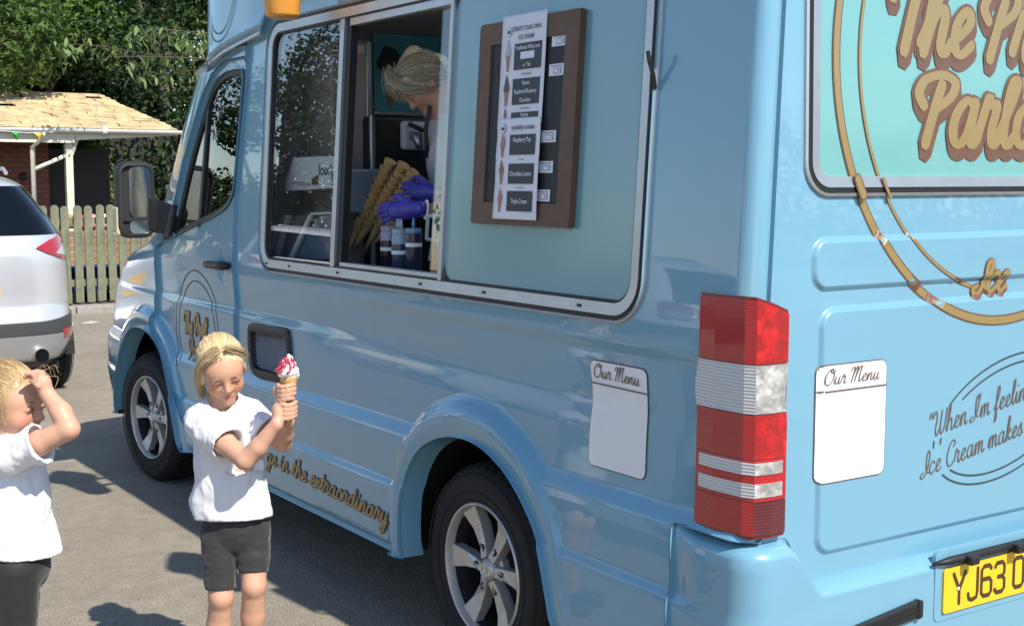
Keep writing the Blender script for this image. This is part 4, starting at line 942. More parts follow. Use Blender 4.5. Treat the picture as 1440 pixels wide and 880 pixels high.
s1 = tag(wavy('menu_sheet', -.380, -.145, 1.79, 2.118, .0200, MAT['paper'], .0008), 'upper white menu sheet headed create your own ice cream', 'menu sheet')
s2 = tag(wavy('menu_sheet', -.386, -.155, 1.505, 1.808, .0240, MAT['paper'], .0030), 'lower white wrinkled menu sheet of speciality sundaes', 'menu sheet')
def TP(y, z, h): return lambda a, b: HP(y-a, z+b, h)
IK = MAT['ink']
printed('heading', 'CREATE YOUR OWN', .019, TP(-.278, 2.068, .0232), IK, s1, 'CENTER', .85); printed('heading', 'ICE CREAM', .019, TP(-.278, 2.042, .0232), IK, s1, 'CENTER', .85)
def block(sheet, y0, y1, z0, z1, h, lines, size, bar=None):
    t = tile('menu_tile', y0, y1, z0, z1, h, MAT['paper_black'], sheet); n = len(lines)
    for k, tx in enumerate(lines):
        zc = z1-(k+.5)*(z1-z0)/n-size*.32
        if not tx: continue
        if tx == '#': tile('white_bar', y0+.035, y1-.035, zc-.003, zc+size*1.05, h+.0006, MAT['paper'], t)
        else: printed('menu_text', tx, size, TP((y0+y1)/2, zc, h+.0008), MAT['paper'], t, 'CENTER', .8)
block(s1, -.362, -.220, 1.952, 2.030, .0232, ['Traditional Whip cone', '#', 'or Tub'], .0175)
block(s1, -.362, -.220, 1.848, 1.925, .0232, ['Sauces', 'Raspberry/Blueberry', 'Chocolate'], .0175)
block(s1, -.362, -.220, 1.795-.0, 1.825, .0232, ['Toppings', 'Sprinkles, Flake'], .0150)
block(s2, -.365, -.232, 1.698, 1.758, .0305, ['Raspberry Pop', ''], .020); block(s2, -.365, -.232, 1.612, 1.672, .0305, ['', 'Chocolate Lovers', ''], .020); block(s2, -.365, -.232, 1.530, 1.590, .0305, ['', 'Triple Cream', ''], .020)
printed('heading', 'speciality sundaes', .021, TP(-.298, 1.774, .0305), IK, s2, 'CENTER', .82)
for zz in (1.938, 1.836): tile('divider', -.315, -.265, zz-.002, zz+.002, .0232, MAT['paper_grey'], s1)
for zz in (1.684, 1.600): tile('divider', -.315, -.280, zz-.001, zz+.002, .0305, MAT['paper_grey'], s2)
def printed_ice(sheet, y, z, hgt, h, mtop, tilt=0.):
    w = hgt*.16; f = lambda a, b, hh: HP(y+a+tilt*b, z+b, hh)
    for nm, pts, m in (('printed_cone', [(-.004, 0), (.004, 0), (w*.7, hgt*.5), (-w*.7, hgt*.5)], MAT['wafer_print']), ('printed_swirl', [(-w*.9, hgt*.47), (w*.9, hgt*.47), (w, hgt*.6), (w*.55, hgt*.72), (w*.6, hgt*.8), (.002, hgt), (-w*.5, hgt*.8), (-w*.6, hgt*.72), (-w, hgt*.6)], mtop)):
        mb = MB(); mb.prism(pts, lambda a, b: f(a, b, h-.0004), lambda a, b: f(a, b, h+.0002)); mb.build(nm, m, sheet)
for z, m in ((1.950, MAT['ice_grey']), (1.845, MAT['ink_brown']), (1.795, MAT['ice_brown'])): printed_ice(s1, -.186, z, .095 if z > 1.8 else .045, .0232, m)
for z, m in ((1.690, MAT['ice_pink']), (1.610, MAT['ice_brown']), (1.525, MAT['ice_pink'])): printed_ice(s2, -.192, z, .075, .0305, m)
for sh, y, z, h in ((s1, -.186, 2.068, .0232), (s2, -.192, 1.778, .0305)):
    mb = MB(); mb.prism([(y+.014*math.cos(t), z+.014*math.sin(t)) for t in np.linspace(0, 6.28, 16, endpoint=False)], lambda a, b: HP(a, b, h-.0005), lambda a, b: HP(a, b, h)); o = mb.build('printed_badge', MAT['paper_grey'], sh)
    mb = MB(); mb.prism([(y+.0125*math.cos(t), z+.0125*math.sin(t)) for t in np.linspace(0, 6.28, 16, endpoint=False)], lambda a, b: HP(a, b, h-.0005), lambda a, b: HP(a, b, h+.0004)); mb.build('badge_face', MAT['paper'], o)
    tile('badge_mark', y-.008, y+.008, z-.005, z+.004, h+.0008, IK, o)
for k, (px, py) in enumerate(((779, 56), (777, 98), (771, 192), (769, 235), (767, 275))):
    c = at_x(px, py, .05); y, z = float(c[1]), float(c[2]); nm = ['topmost', 'second from the top', 'middle', 'fourth from the top', 'lowest'][k]
    o = tag(tile('price_card', y-.036, y+.036, z-.017, z+.017, .0145, MAT['paper'], None, .001), f'small white price card on the board, {nm} of five', 'price card', 'price cards on the menu board')
    tile('card_heading', y-.028, y+.028, z+.009, z+.013, .0150, MAT['paper_grey'], o); tile('card_drawing', y-.014, y+.014, z-.012, z+.006, .0150, MAT['paper_grey'], o); tile('card_drawing', y-.010, y+.010, z-.009, z+.003, .0155, MAT['paper'], o)
    tile('card_mark', y-.026, y-.019, z-.012, z+.006, .0150, MAT['paper_grey'], o)
# ------------------------------------------------------------------ ground
def asphalt():
    m = bpy.data.materials.new('asphalt'); m.use_nodes = True; n = m.node_tree.nodes; l = m.node_tree.links; b = n['Principled BSDF']
    tc = n.new('ShaderNodeTexCoord'); b.inputs['Roughness'].default_value = .88; b.inputs['Specular IOR Level'].default_value = .35
    def noise(sc, det, lo, hi, c0, c1):
        z = n.new('ShaderNodeTexNoise'); z.inputs['Scale'].default_value = sc; z.inputs['Detail'].default_value = det; z.inputs['Roughness'].default_value = .6; l.new(tc.outputs['Object'], z.inputs['Vector'])
        r = n.new('ShaderNodeValToRGB'); r.color_ramp.elements[0].position = lo; r.color_ramp.elements[1].position = hi; r.color_ramp.elements[0].color = (*c0, 1); r.color_ramp.elements[1].color = (*c1, 1); l.new(z.outputs[0], r.inputs[0]); return r.outputs[0], z.outputs[0]
    big, _ = noise(.9, 5, .3, .7, (.225, .200, .162), (.288, .256, .207)); fine, fh = noise(130, 4, .30, .72, (.58, .58, .58), (1.36, 1.34, 1.31)); mid, _ = noise(11, 5, .3, .75, (.86, .86, .86), (1.12, 1.12, 1.12))
    v = n.new('ShaderNodeTexVoronoi'); v.inputs['Scale'].default_value = 105; l.new(tc.outputs['Object'], v.inputs['Vector'])
    def mul(a, bb):
        x = n.new('ShaderNodeMix'); x.data_type = 'RGBA'; x.blend_type = 'MULTIPLY'; x.inputs[0].default_value = 1; l.new(a, x.inputs[6]); l.new(bb, x.inputs[7]); return x.outputs[2]
    st_, _ = noise(1.7, 3, .56, .72, (1, 1, 1), (.80, .80, .81)); l.new(mul(mul(mul(big, fine), mid), st_), b.inputs['Base Color'])
    bp = n.new('ShaderNodeBump'); bp.inputs['Distance'].default_value = .004; l.new(v.outputs['Distance'], bp.inputs['Height']); l.new(bp.outputs[0], b.inputs['Normal']); MAT['asphalt'] = m; return m
asphalt()
def sheet(name, pts, z, mat): mb = MB(); mb.add([(x, y, z) for x, y in pts], [tuple(range(len(pts)))]); return tag(mb.build(name, mat), kind='structure')
sheet('ground', [(-300, -300), (300, -300), (300, 300), (-300, 300)], 0, MAT['asphalt'])
pbr('grass', (.05, .085, .022), .9, var=(6, .5), bump=(40, .02)); pbr('bare_soil', (.16, .12, .08), .95, var=(5, .4), bump=(30, .01))
sheet('play_yard', [(-40, 12.72), (60, 12.72), (60, 60), (-40, 60)], .05, MAT['bare_soil'])
pbr('kerb_stone', (.27, .25, .22), .9, var=(12, .25), bump=(70, .003))
for k in range(14):
    mb = MB(); x0 = -2.4+k*.92; mb.box((x0, 12.42, -.02), (x0+.91, 12.72, .085)); tag(mb.build('kerb', MAT['kerb_stone'], bevel=.012), kind='structure')
pbr('line_paint', (.46, .45, .42), .8, var=(18, .4))
p, q = at_z(113, 456), at_z(139, 453); sheet('painted_mark', [(p[0], p[1]), (p[0]+.06, p[1]+.10), (q[0]-.05, q[1]+.16), (q[0]+.02, q[1]-.02), (q[0]-.1, q[1]-.12)], .004, MAT['line_paint'])
# small loose grit and leaves on the tarmac
gr = MB(); g2 = np.random.default_rng(5)
for k in range(420):
    u, v = g2.uniform(20, 760), g2.uniform(455, 880); c = at_z(u, v); s = g2.uniform(.003, .008); an = g2.uniform(0, 6.28)
    cs, sn = math.cos(an)*s, math.sin(an)*s; gr.add([(c[0]+cs, c[1]+sn, .001), (c[0]-sn, c[1]+cs, .001), (c[0]-cs, c[1]-sn, .001), (c[0]+sn, c[1]-cs, .001), (c[0], c[1], .001+s*.7)], [(0, 1, 4), (1, 2, 4), (2, 3, 4), (3, 0, 4)])
pbr('grit', (.17, .15, .13), .9, var=(900, .7)); tag(gr.build('grit', MAT['grit']), 'loose grit scattered over the grey tarmac', 'grit', kind='stuff')
# ------------------------------------------------------------------ picket fence
pbr('fence_wood', (.150, .156, .100), .85, var=(9, .35), bump=(35, .004)); pbr('fence_wood_back', (.19, .17, .11), .85, var=(9, .3))
fy = 12.80; fe = empty('picket_fence', (3, fy, .05), 0, 'greenish wooden picket fence with rounded tops behind the silver car', 'fence')
pm = MB(); pw = .049; prof = [(-pw, .0), (pw, .0), (pw, 1.14)]+[(pw*math.cos(t), 1.14+.045*math.sin(t)) for t in np.linspace(.25, math.pi-.25, 7)]+[(-pw, 1.14)]
pm.prism(prof, lambda a, b: (a, -.011, b), lambda a, b: (a, .011, b)); PM = pm.mesh('picket', MAT['fence_wood'])
for k in range(46):
    x = at_y(53.9, 350, fy)[0]-1.75+k*.1385; o = link('picket', PM); adopt(o, fe, False); o.parent = fe; o.location = (x-3+g2.normal(0, .003), -.03+g2.normal(0, .002), .06+g2.normal(0, .006)); o.rotation_euler = (0, g2.normal(0, .008), 0)
for z in (.30, 1.06): mb = MB(); mb.box((-.2, fy+.005, z), (6.2, fy+.045, z+.085)); mb.build('rail', MAT['fence_wood_back'], fe)
for x in (-.15, 1.6, 3.35, 5.1): mb = MB(); mb.box((x, fy+.046, .0), (x+.09, fy+.136, 1.14)); mb.build('post', MAT['fence_wood_back'], fe, bevel=.006)
# things in the yard behind the fence
pbr('bench_wood', (.27, .165, .085), .7, var=(14, .3)); pbr('tub_blue', (.015, .05, .20), .4, coat=.3); pbr('toy_red', (.45, .05, .05), .5); pbr('toy_pink', (.60, .25, .28), .6); pbr('toy_pale', (.55, .52, .46), .6)
def yard_xy(px, py, y): p = at_y(px, py, y); return float(p[0]), float(p[2])
xb, zb = yard_xy(125, 345, 14.0)
bn = empty('planter_bench', (xb, 14.0, .05), 0, 'orange brown timber planter seen between the fence pickets', 'planter')
for k in range(5): mb = MB(); mb.box((xb-1.0, 14.0, .48+k*.092), (xb+1.3, 14.03, .565+k*.092)); mb.build('plank', MAT['bench_wood'], bn, bevel=.004)
for dx in (-.98, .1, 1.2): mb = MB(); mb.box((xb+dx, 14.035, .05), (xb+dx+.08, 14.11, .96)); mb.build('leg', MAT['bench_wood'], bn)
for k, (px, w) in enumerate(((97, .26), (128, .30), (163, .28))):
    x, z = yard_xy(px, 400, 13.55); e = MB(); e.lathe([(w*.38, 0), (w*.40, .01), (w*.5, .30), (w*.55, .33), (w*.52, .33), (w*.46, .10)], 20, Matrix.Translation((x, 13.55, .05+.12)));
    tag(e.build('storage_tub', MAT['tub_blue'], smooth=True), ['dark blue tub behind the fence, nearest the silver car', 'dark blue tub behind the middle of the visible fence', 'dark blue tub behind the fence, nearest the van'][k], 'tub', 'blue tubs behind the fence')
    mb = MB(); mb.box((x-.25, 13.40, .05), (x+.25, 13.75, .168)); tag(mb.build('pallet', MAT['fence_wood_back'], bevel=.01), ['low timber pallet under the blue tub nearest the car', 'low timber pallet under the middle blue tub', 'low timber pallet under the blue tub nearest the van'][k], 'pallet', 'pallets behind the fence')
for k, (px, py, c, nm) in enumerate(((113, 328, 'toy_red', 'red'), (131, 327, 'toy_pink', 'pink'), (98, 330, 'bench_wood', 'orange'), (148, 335, 'toy_pale', 'pale'))):
    x, z = yard_xy(px, py, 14.06); mb = MB(); mb.lathe([(.055, .0), (.075, .03), (.08, .10), (.06, .17), (.0, .19)], 12, Matrix.Translation((x, 14.08, .965))); tag(mb.build('garden_toy', MAT[c], smooth=True), f'small {nm} toy standing on the timber planter behind the fence', 'toy')
# ------------------------------------------------------------------ open-fronted shelter with tiled roof
def brickmat(): return pbr('brick', (.20, .062, .042), .85, var=(5, .45), bump=(60, .004))
brickmat(); pbr('mortar', (.28, .24, .20), .9); pbr('cream_paint', (.60, .58, .46), .55, var=(6, .15)); pbr('gutter_white', (.72, .74, .70), .35); pbr('shingle', (.48, .37, .21), .9, var=(4.5, .42), bump=(25, .008)); pbr('shelter_dark', (.025, .022, .02), .8)
SY = 15.2; e0 = at_y(250, 184, SY); ez = float(e0[2]); exr = float(e0[0]); exl = -1.6
ry = SY+2.3; rz = float(at_y(60, 131, ry)[2]); rxr = float(at_y(140, 131, ry)[0])
sh = empty('shelter', (1, SY, .05), 0, 'open shelter with pale tiled roof, cream posts and brick wall', 'shelter')
N = 13
for k in range(N):
    t0, t1 = k/N, (k+1)/N; xr0, xr1 = exr+(rxr-exr)*t0, exr+(rxr-exr)*t1; y0, y1 = SY+(ry-SY)*t0, SY+(ry-SY)*t1; z0, z1 = ez+(rz-ez)*t0, ez+(rz-ez)*t1
    mb = MB(); x = exl
    while x < xr0-.05:
        w = g2.uniform(.24, .34); x2 = min(x+w, xr0-.002); dy, dz = g2.uniform(-.02, .045), g2.uniform(0, .022); s = (x2-exl)/(xr0-exl)
        tx = min(x2, exl+(xr1-exl)*1.0+.0) if x2 > xr1 else x2
        tx0 = min(x, xr1-.001)
        if g2.random() < .05: x = x2; continue
        mb.add([(x, y0-dy-.03, z0+.030+dz-.012), (x2-.006, y0-dy-.03, z0+.030+dz-.012), (tx-.006, y1+.02, z1+.018), (tx0, y1+.02, z1+.018), (x, y0-dy-.03, z0+.008), (x2-.006, y0-dy-.03, z0+.008), (tx-.006, y1+.02, z1), (tx0, y1+.02, z1)], [(0, 1, 2, 3), (7, 6, 5, 4), (0, 4, 5, 1), (1, 5, 6, 2), (2, 6, 7, 3), (3, 7, 4, 0)])
        x = x2
    tag(mb.build('shingle_course', MAT['shingle'], sh), kind='stuff')
mb = MB(); mb.add([(exr, SY-.02, ez-.004), (exr, SY+4.6, ez-.004), (rxr, ry, rz+.01)], [(0, 1, 2)]); mb.add([(exl, SY+4.6, ez), (exr, SY+4.6, ez), (rxr, ry, rz+.005), (exl, ry, rz+.005)], [(0, 1, 2, 3)]); mb.add([(exl, SY, ez-.01), (exr-.02, SY, ez-.01), (rxr-.02, ry, rz-.01), (exl, ry, rz-.01)], [(3, 2, 1, 0)]); mb.build('roof_deck', MAT['shelter_dark'], sh)
mb = MB(); n = 10; vs = []
for x in (exl, exr+.02):
    for k in range(n+1): t = math.pi+math.pi*k/n; vs.append((x, SY-.075+.058*math.cos(t), ez-.005+.058*math.sin(t)))
    for k in range(n, -1, -1): t = math.pi+math.pi*k/n; vs.append((x, SY-.075+.052*math.cos(t), ez-.003+.052*math.sin(t)))
m = 2*n+2; mb.add(vs, [(k, (k+1) % m, m+(k+1) % m, m+k) for k in range(m)]+[tuple(range(m-1, -1, -1)), tuple(range(m, 2*m))]); gu = mb.build('gutter', MAT['gutter_white'], sh, smooth=True, auto=40)
for x in (-.4, 1.9, 3.4):
    mb = MB(); mb.tube([(x-.03, SY-.075, ez-.02), (x+.03, SY-.075, ez-.02)], .064, 14); mb.build('gutter_clip', MAT['gutter_white'], gu, smooth=True, auto=40)
pxz = lambda px, y: float(at_y(px, 240, y)[0])
px_post = pxz(97, SY+.12)
mb = MB(); mb.box((exl, SY-.012, ez-.20), (px_post+.06, SY+.02, ez-.035)); mb.build('fascia', MAT['cream_paint'], sh, bevel=.004)
mb = MB(); mb.add([(px_post+.07, SY+.004, ez-.16), (exr, SY+.004, ez-.07), (exr, SY+.004, ez-.035), (px_post+.07, SY+.004, ez-.035)], [(0, 1, 2, 3)]); mb.build('soffit_board', MAT['cream_paint'], sh)
for px in (-90, 97):
    x = pxz(px, SY+.12); mb = MB(); mb.box((x-.05, SY+.07, .05), (x+.05, SY+.17, ez-.02)); mb.build('post', MAT['cream_paint'], sh, bevel=.006)
    for sgn in (1,):
        mb = MB(); mb.tube([(x+.03, SY+.10, ez-.38), (x+.15, SY+.10, ez-.06)], .028, 6); mb.build('brace', MAT['cream_paint'], sh)
xd = pxz(47, SY+.05); mb = MB(); mb.tube([(xd+.12, SY-.075, ez-.05), (xd+.11, SY-.06, ez-.13), (xd, SY+.06, ez-.26), (xd, SY+.06, .05)], .034, 10); mb.build('downpipe', MAT['cream_paint'], sh, smooth=True)
xp2 = pxz(93, SY+.1); zl, zh = float(at_y(52, 239, SY+.06)[2]), float(at_y(92, 219, SY+.1)[2])
mb = MB(); mb.tube([(xd, SY+.06, zl), (xp2, SY+.1, zh)], .030, 8); mb.build('cross_pipe', MAT['cream_paint'], sh, smooth=True)
# brick wall: each brick in view its own piece
WY = 16.3; bx1 = float(at_y(69, 240, WY)[0]); wl = empty('brick_wall', (bx1-1, WY, .05), 0, 'red brick wall under the shelter roof behind the silver car', 'wall')
mb = MB(); mb.box((exl, WY+.012, .05), (bx1-.012, WY+.21, ez+.12)); mb.build('mortar', MAT['mortar'], wl)
bm = MB(); bm.box((-.1075, 0, -.0325), (.1075, .05, .0325)); BM = bm.mesh('brick', MAT['brick'])
hb = MB(); hb.box((-.05, 0, -.0325), (.05, .05, .0325)); HB = hb.mesh('brick', MAT['brick']); nb_ = 0
for r in range(30):
    z = .12+.075*r; x = bx1-.1075 if r % 2 == 0 else bx1-.05
    if r % 2:
        o = link('brick', HB); o.parent = wl; o.location = (bx1-.05-(bx1-1), g2.normal(0, .0015), z-.05); x = bx1-.11-.1075
    while x > bx1-1.9:
        o = link('brick', BM); o.parent = wl; o.location = (x-(bx1-1), g2.normal(0, .0015), z-.05); nb_ += 1; x -= .225
mb = MB(); mb.box((bx1+.02, SY+4.2, .05), (exr+2.5, SY+4.3, 2.6)); mb.build('back_wall', MAT['shelter_dark'], sh)
mb = MB(); mb.box((bx1, WY+.05, .05), (bx1+.9, WY+.1, 2.05)); mb.build('dark_door', MAT['shelter_dark'], sh)
c = at_y(33, 249, WY-.03); mb = MB(); mb.lathe([(.0, .03), (.05, .028), (.06, .0)], 14, Matrix.Translation((float(c[0]), WY-.002, float(c[2]))) @ Matrix.Rotation(math.radians(90), 4, 'X')); tag(mb.build('wall_lamp', MAT['grey_plastic'], smooth=True), 'round grey lamp on the brick wall', 'lamp')
# bunting along the fascia
bu = empty('bunting', (2, SY-.09, 2), 0, 'green and yellow bunting flags hanging under the white gutter', 'bunting')
A, B = at_y(0, 184, SY-.14), at_y(75, 186, SY-.14); mb = MB(); mb.tube([A-(B-A)*2, A, (A+B)/2-np.array([0, 0, .02]), B], .004, 5); mb.build('string', MAT['white_paint'], bu)
for px, py, c in ((22, 186, (.03, .30, .05)), (53, 187, (.65, .48, .03)), (-20, 186, (.45, .04, .04))):
    p = at_y(px, py, SY-.145); m = pbr('flag_cloth', c, .8); mb = MB(); x, y, z = [float(v) for v in p]; mb.add([(x-.055, y, z), (x+.055, y+.01, z-.004), (x+.02, y+.03, z-.115), (x, y-.012, z-.045)], [(0, 3, 2), (3, 1, 2), (0, 1, 3)]); mb.build('flag', m, bu)
# ------------------------------------------------------------------ trees
def leafmat(name, c0, c1, trans=.35, rough=.55):
    m = bpy.data.materials.new(name); m.use_nodes = True; n = m.node_tree.nodes; l = m.node_tree.links; b = n['Principled BSDF']; out = n['Material Output']
    g = n.new('ShaderNodeNewGeometry'); r = n.new('ShaderNodeValToRGB'); r.color_ramp.elements[0].color = (*c0, 1); r.color_ramp.elements[1].color = (*c1, 1); l.new(g.outputs['Random Per Island'], r.inputs[0])
    l.new(r.outputs[0], b.inputs['Base Color']); b.inputs['Roughness'].default_value = rough; b.inputs['Specular IOR Level'].default_value = .3
    t = n.new('ShaderNodeBsdfTranslucent'); l.new(r.outputs[0], t.inputs[0]); mx = n.new('ShaderNodeMixShader'); mx.inputs[0].default_value = trans; l.new(b.outputs[0], mx.inputs[1]); l.new(t.outputs[0], mx.inputs[2]); l.new(mx.outputs[0], out.inputs[0]); MAT[name] = m; return m
leafmat('leaf_mid', (.045, .085, .022), (.10, .16, .035)); leafmat('leaf_dark', (.018, .042, .016), (.050, .090, .028)); leafmat('leaf_light', (.085, .15, .030), (.17, .25, .055)); leafmat('leaf_cherry', (.12, .18, .06), (.21, .29, .11))
pbr('bark', (.09, .07, .05), .9, var=(12, .4), bump=(30, .02))
def leaf_cloud(C, R, n, size, seed, fold=.25, shell=.55):
    """n folded leaves spread through lumpy ellipsoids"""
    g = np.random.default_rng(seed); C = np.asarray(C, float); R = np.asarray(R, float); vol = R.prod(1)**.75; b = g.choice(len(C), n, p=vol/vol.sum())
    d = g.normal(size=(n, 3)); d /= np.linalg.norm(d, axis=1, keepdims=True); rad = shell+(1-shell)*g.random(n)**.7; rad *= 1+.22*vnoise(d*3+b[:, None]*7.3)
    P = C[b]+d*R[b]*rad[:, None]; nrm = d*.8+g.normal(size=(n, 3))*.6+np.array([0, 0, .5]); nrm /= np.linalg.norm(nrm, axis=1, keepdims=True)
    t = np.cross(nrm, g.normal(size=(n, 3))); t /= np.linalg.norm(t, axis=1, keepdims=True); s = np.cross(nrm, t); L = size*g.uniform(.6, 1.3, n)[:, None]
    V = np.stack([P-t*L*.5, P+s*L*.27+nrm*L*fold*.4, P+t*L*.5-nrm*L*.15, P-s*L*.27+nrm*L*fold*.4], 1).reshape(-1, 3); i = np.arange(n)[:, None]*4
    T = np.concatenate([i+np.array([[0, 1, 2]]), i+np.array([[0, 2, 3]])], 1).reshape(-1, 3); return V, T
def tree(name, x, y, h, rad, n, size, mat, seed, label, blobs=14, low=.25, sq=1.):
    g = np.random.default_rng(seed); e = empty(name, (x, y, 0), 0, label, 'tree', 'trees behind the shelter' if y > 10 else 'trees across the car park')
    C = []; R = []
    for k in range(blobs):
        a = g.uniform(0, 6.28); zz = g.uniform(low, .95); rr = rad*(1-abs(zz-.5)**2*1.6)*math.sqrt(g.uniform(.05, 1))*.75; C.append((rr*math.cos(a), rr*math.sin(a)*sq, h*zz)); s = rad*g.uniform(.28, .48); R.append((s, s*sq, s*.8))
    V, T = leaf_cloud(C, R, n, size, seed+1); me = mesh_np('crown', V, T=T, mats=[mat], smooth=False); link('crown', me, e, False)
    mb = MB(); r0 = .035*h; mb.tube([(0, 0, 0), (.05, .02, h*.2), (-.03, .05, h*.45), (.04, 0, h*.8)], [r0, r0*.8, r0*.6, r0*.2], 9); tr = mb.build('trunk', MAT['bark'], e, smooth=True, world=False)
    for k in range(6):
        c = C[k]; z0 = h*g.uniform(.2, .45); mb = MB(); mb.tube([(0, .02, z0), (c[0]*.5, c[1]*.5, (z0+c[2])/2+.1), c], [r0*.4, r0*.28, r0*.08], 6); mb.build('limb', MAT['bark'], tr, smooth=True, world=False)
    return e
def wxy(px, dep): p = CAM+(FH+RT*(px-720)/FPX)*dep; return float(p[0]), float(p[1])
tree('leafy_tree', *wxy(20, 23.0), 6.4, 2.6, 34000, .12, MAT['leaf_light'], 11, 'bright yellow green tree above the left end of the shelter roof', 18, .12)
tree('leafy_tree', *wxy(-90, 24.0), 7.5, 3.2, 24000, .15, MAT['leaf_mid'], 12, 'mid green tree beyond the left edge of the shelter', 14, .2)
tree('leafy_tree', *wxy(-15, 20.5), 5.6, 2.0, 20000, .12, MAT['leaf_mid'], 19, 'mid green bushy tree right over the left end of the shelter', 14, .3)
tree('leafy_tree', *wxy(130, 26.5), 7.6, 3.2, 26000, .14, MAT['leaf_dark'], 13, 'dark green tree behind the middle of the shelter roof', 18, .15)
tree('leafy_tree', *wxy(235, 25.0), 6.8, 2.8, 24000, .13, MAT['leaf_dark'], 14, 'dark green tree behind the end of the shelter, next to the van', 18, .1)
tree('leafy_tree', *wxy(70, 29.0), 9.0, 4.0, 22000, .16, MAT['leaf_dark'], 15, 'tall dark tree rising behind the yellow green tree', 18, .2)
tree('leafy_tree', *wxy(330, 27.0), 8.0, 3.4, 14000, .16, MAT['leaf_mid'], 16, 'mid green tree hidden largely behind the van cab', 14, .15)
tree('leafy_tree', *wxy(200, 32.0), 10., 5.0, 22000, .19, MAT['leaf_dark'], 18, 'tallest dark tree far behind the shelter', 18, .15)
# cherry with big drooping leaves reaching over towards the shelter
cx, cyy = wxy(345, 17.5); ch = empty('cherry_tree', (cx, cyy, 0), 0, 'cherry tree with large pale drooping leaves beside the van cab', 'tree')
mb = MB(); mb.tube([(cx, cyy, 0), (cx+.05, cyy, 1.4), (cx-.05, cyy, 2.6), (cx, cyy, 4.2)], [.14, .12, .10, .04], 9); mb.build('trunk', MAT['bark'], ch, smooth=True)
lv = MB(); prof = [(0, 0), (.18, .12), (.45, .20), (.75, .14), (1, 0)]; vs = []
for s in (-1, 1):
    for i, (u, w) in enumerate(prof): vs.append((u, s*w, -.12*u*u+(.06*w/.2)))
    vs_mid = None
mid = [(u, 0, -.12*u*u) for u, w in prof]; lv.add(vs[:5]+mid+vs[5:], [(i, i+1, 6+i, 5+i) for i in range(4)]+[(5+i, 6+i, 11+i, 10+i) for i in range(4)]); LM = lv.mesh('leaf', MAT['leaf_cherry'], True)
g3 = np.random.default_rng(21); nl = 0; br_paths = [[(330, 60), (270, 72), (215, 78), (150, 66), (95, 62)], [(330, 95), (280, 98), (230, 105), (185, 92)], [(320, 50), (265, 45), (215, 42), (185, 50)], [(330, 70), (292, 62), (250, 55)], [(325, 110), (285, 112), (262, 118)], [(320, 85), (270, 82), (200, 80), (160, 80)]]
for bi, path in enumerate(br_paths):
    dep = 17.2-.12*bi; P = catmull(np.array([at_d(u, v, dep+.25*g3.normal()*.3) for u, v in path]), 6); P = np.vstack([[cx, cyy, 2.6+.1*bi], P])
    mb = MB(); k = len(P); mb.tube(P, list(np.linspace(.014, .004, k)), 5); bo = mb.build('branch', MAT['bark'], ch, smooth=True)
    for i in range(2, k):
        for q in range(4 if i < k-1 else 6):
            if nl > 292: break
            o = link('leaf', LM); o.parent = ch; p = P[i]+g3.normal(0, .075, 3)*[1, 1, .9]-np.array([0, 0, .03]); o.location = [float(p[0])-cx, float(p[1])-cyy, float(p[2])]
            s = g3.uniform(.12, .18); o.scale = (s, s*.72, s); o.rotation_euler = (g3.normal(0, .35), g3.uniform(.35, 1.15), g3.uniform(0, 6.28)); nl += 1
# trees across the car park on the van's left: they are what the windows and paint mirror
for k, (x, y, h, r) in enumerate(((-9.5, 24, 5.2, 2.4), (-14, 20, 5.6, 2.6), (-6.5, 30, 6.2, 2.8), (-17, 13, 5.0, 2.4), (-3.5, 33, 6.4, 2.8), (-19, 5, 5.6, 2.8), (-12, 29, 6.8, 3.0), (-21, -4, 5.0, 2.6), (-20, -13, 6.0, 3.0))):
    tree('car_park_tree', x, y, h, r, 12000, .15, MAT['leaf_mid' if k % 2 else 'leaf_dark'], 40+k, f'tree across the car park mirrored in the van windows, {ORD[k] if k else "first"} along the row', 12, .12)
C_ = []; R_ = []; gw = np.random.default_rng(77)
for a in np.arange(-200, 12, 1.6):
    t = math.radians(a+90); d = 46+gw.uniform(-3, 5); C_.append((d*math.cos(t), d*math.sin(t)*.95+2, gw.uniform(1.6, 3.0))); R_.append((gw.uniform(1.6, 2.6), gw.uniform(1.6, 2.6), gw.uniform(1.8, 3.4)))
V, T = leaf_cloud(C_, R_, 60000, .34, 78, shell=.75); tag(link('far_wood', mesh_np('far_wood', V, T=T, mats=[MAT['leaf_dark']], smooth=False)), 'far belt of dark trees around the car park', 'wood', kind='stuff')
# ------------------------------------------------------------------ cars
pbr('silver_paint', (.60, .60, .62), .32, metal=.45, coat=1, coat_rough=.02); pbr('white_car_paint', (.75, .75, .74), .35, coat=1, coat_rough=.02); pbr('bumper_grey', (.045, .046, .05), .55); pbr('skid_silver', (.42, .42, .43), .4, metal=.5); glass('car_glass', (.02, .022, .025)); pbr('void_black', (.006, .006, .007), .7)
ribbed('car_lamp_red', (.38, .006, .012), 25, .001); ribbed('car_lamp_clear', (.62, .57, .55), 30, .002, metal=.3)
_cz = [.26, .34, .42, .52, .62, .72, .80, .92, 1.02, 1.08, 1.20, 1.35, 1.50, 1.58, 1.63, 1.68]
_cr = [.16, .06, .03, .00, .00, .045, .050, .05, .053, .056, .085, .22, .36, .44, .58, .95]
_cf = [4.40, 4.46, 4.50, 4.52, 4.50, 4.46, 4.42, 4.30, 3.75, 3.40, 3.05, 2.72, 2.45, 2.35, 2.25, 2.05]
_cw = [.80, .87, .90, .92, .92, .92, .925, .92, .915, .905, .88, .81, .72, .66, .58, .40]
_ck = np.arange(.2, 1.75, .002)
def _sm(t, s): return np.convolve(np.pad(np.interp(_ck, _cz, t), 30, mode='edge'), (lambda w: w/w.sum())(np.exp(-.5*(np.arange(-30, 31)*.002/s)**2)), 'valid')
CRr, CFr, CWr = _sm(_cr, .012), _sm(_cf, .02), _sm(_cw, .015)
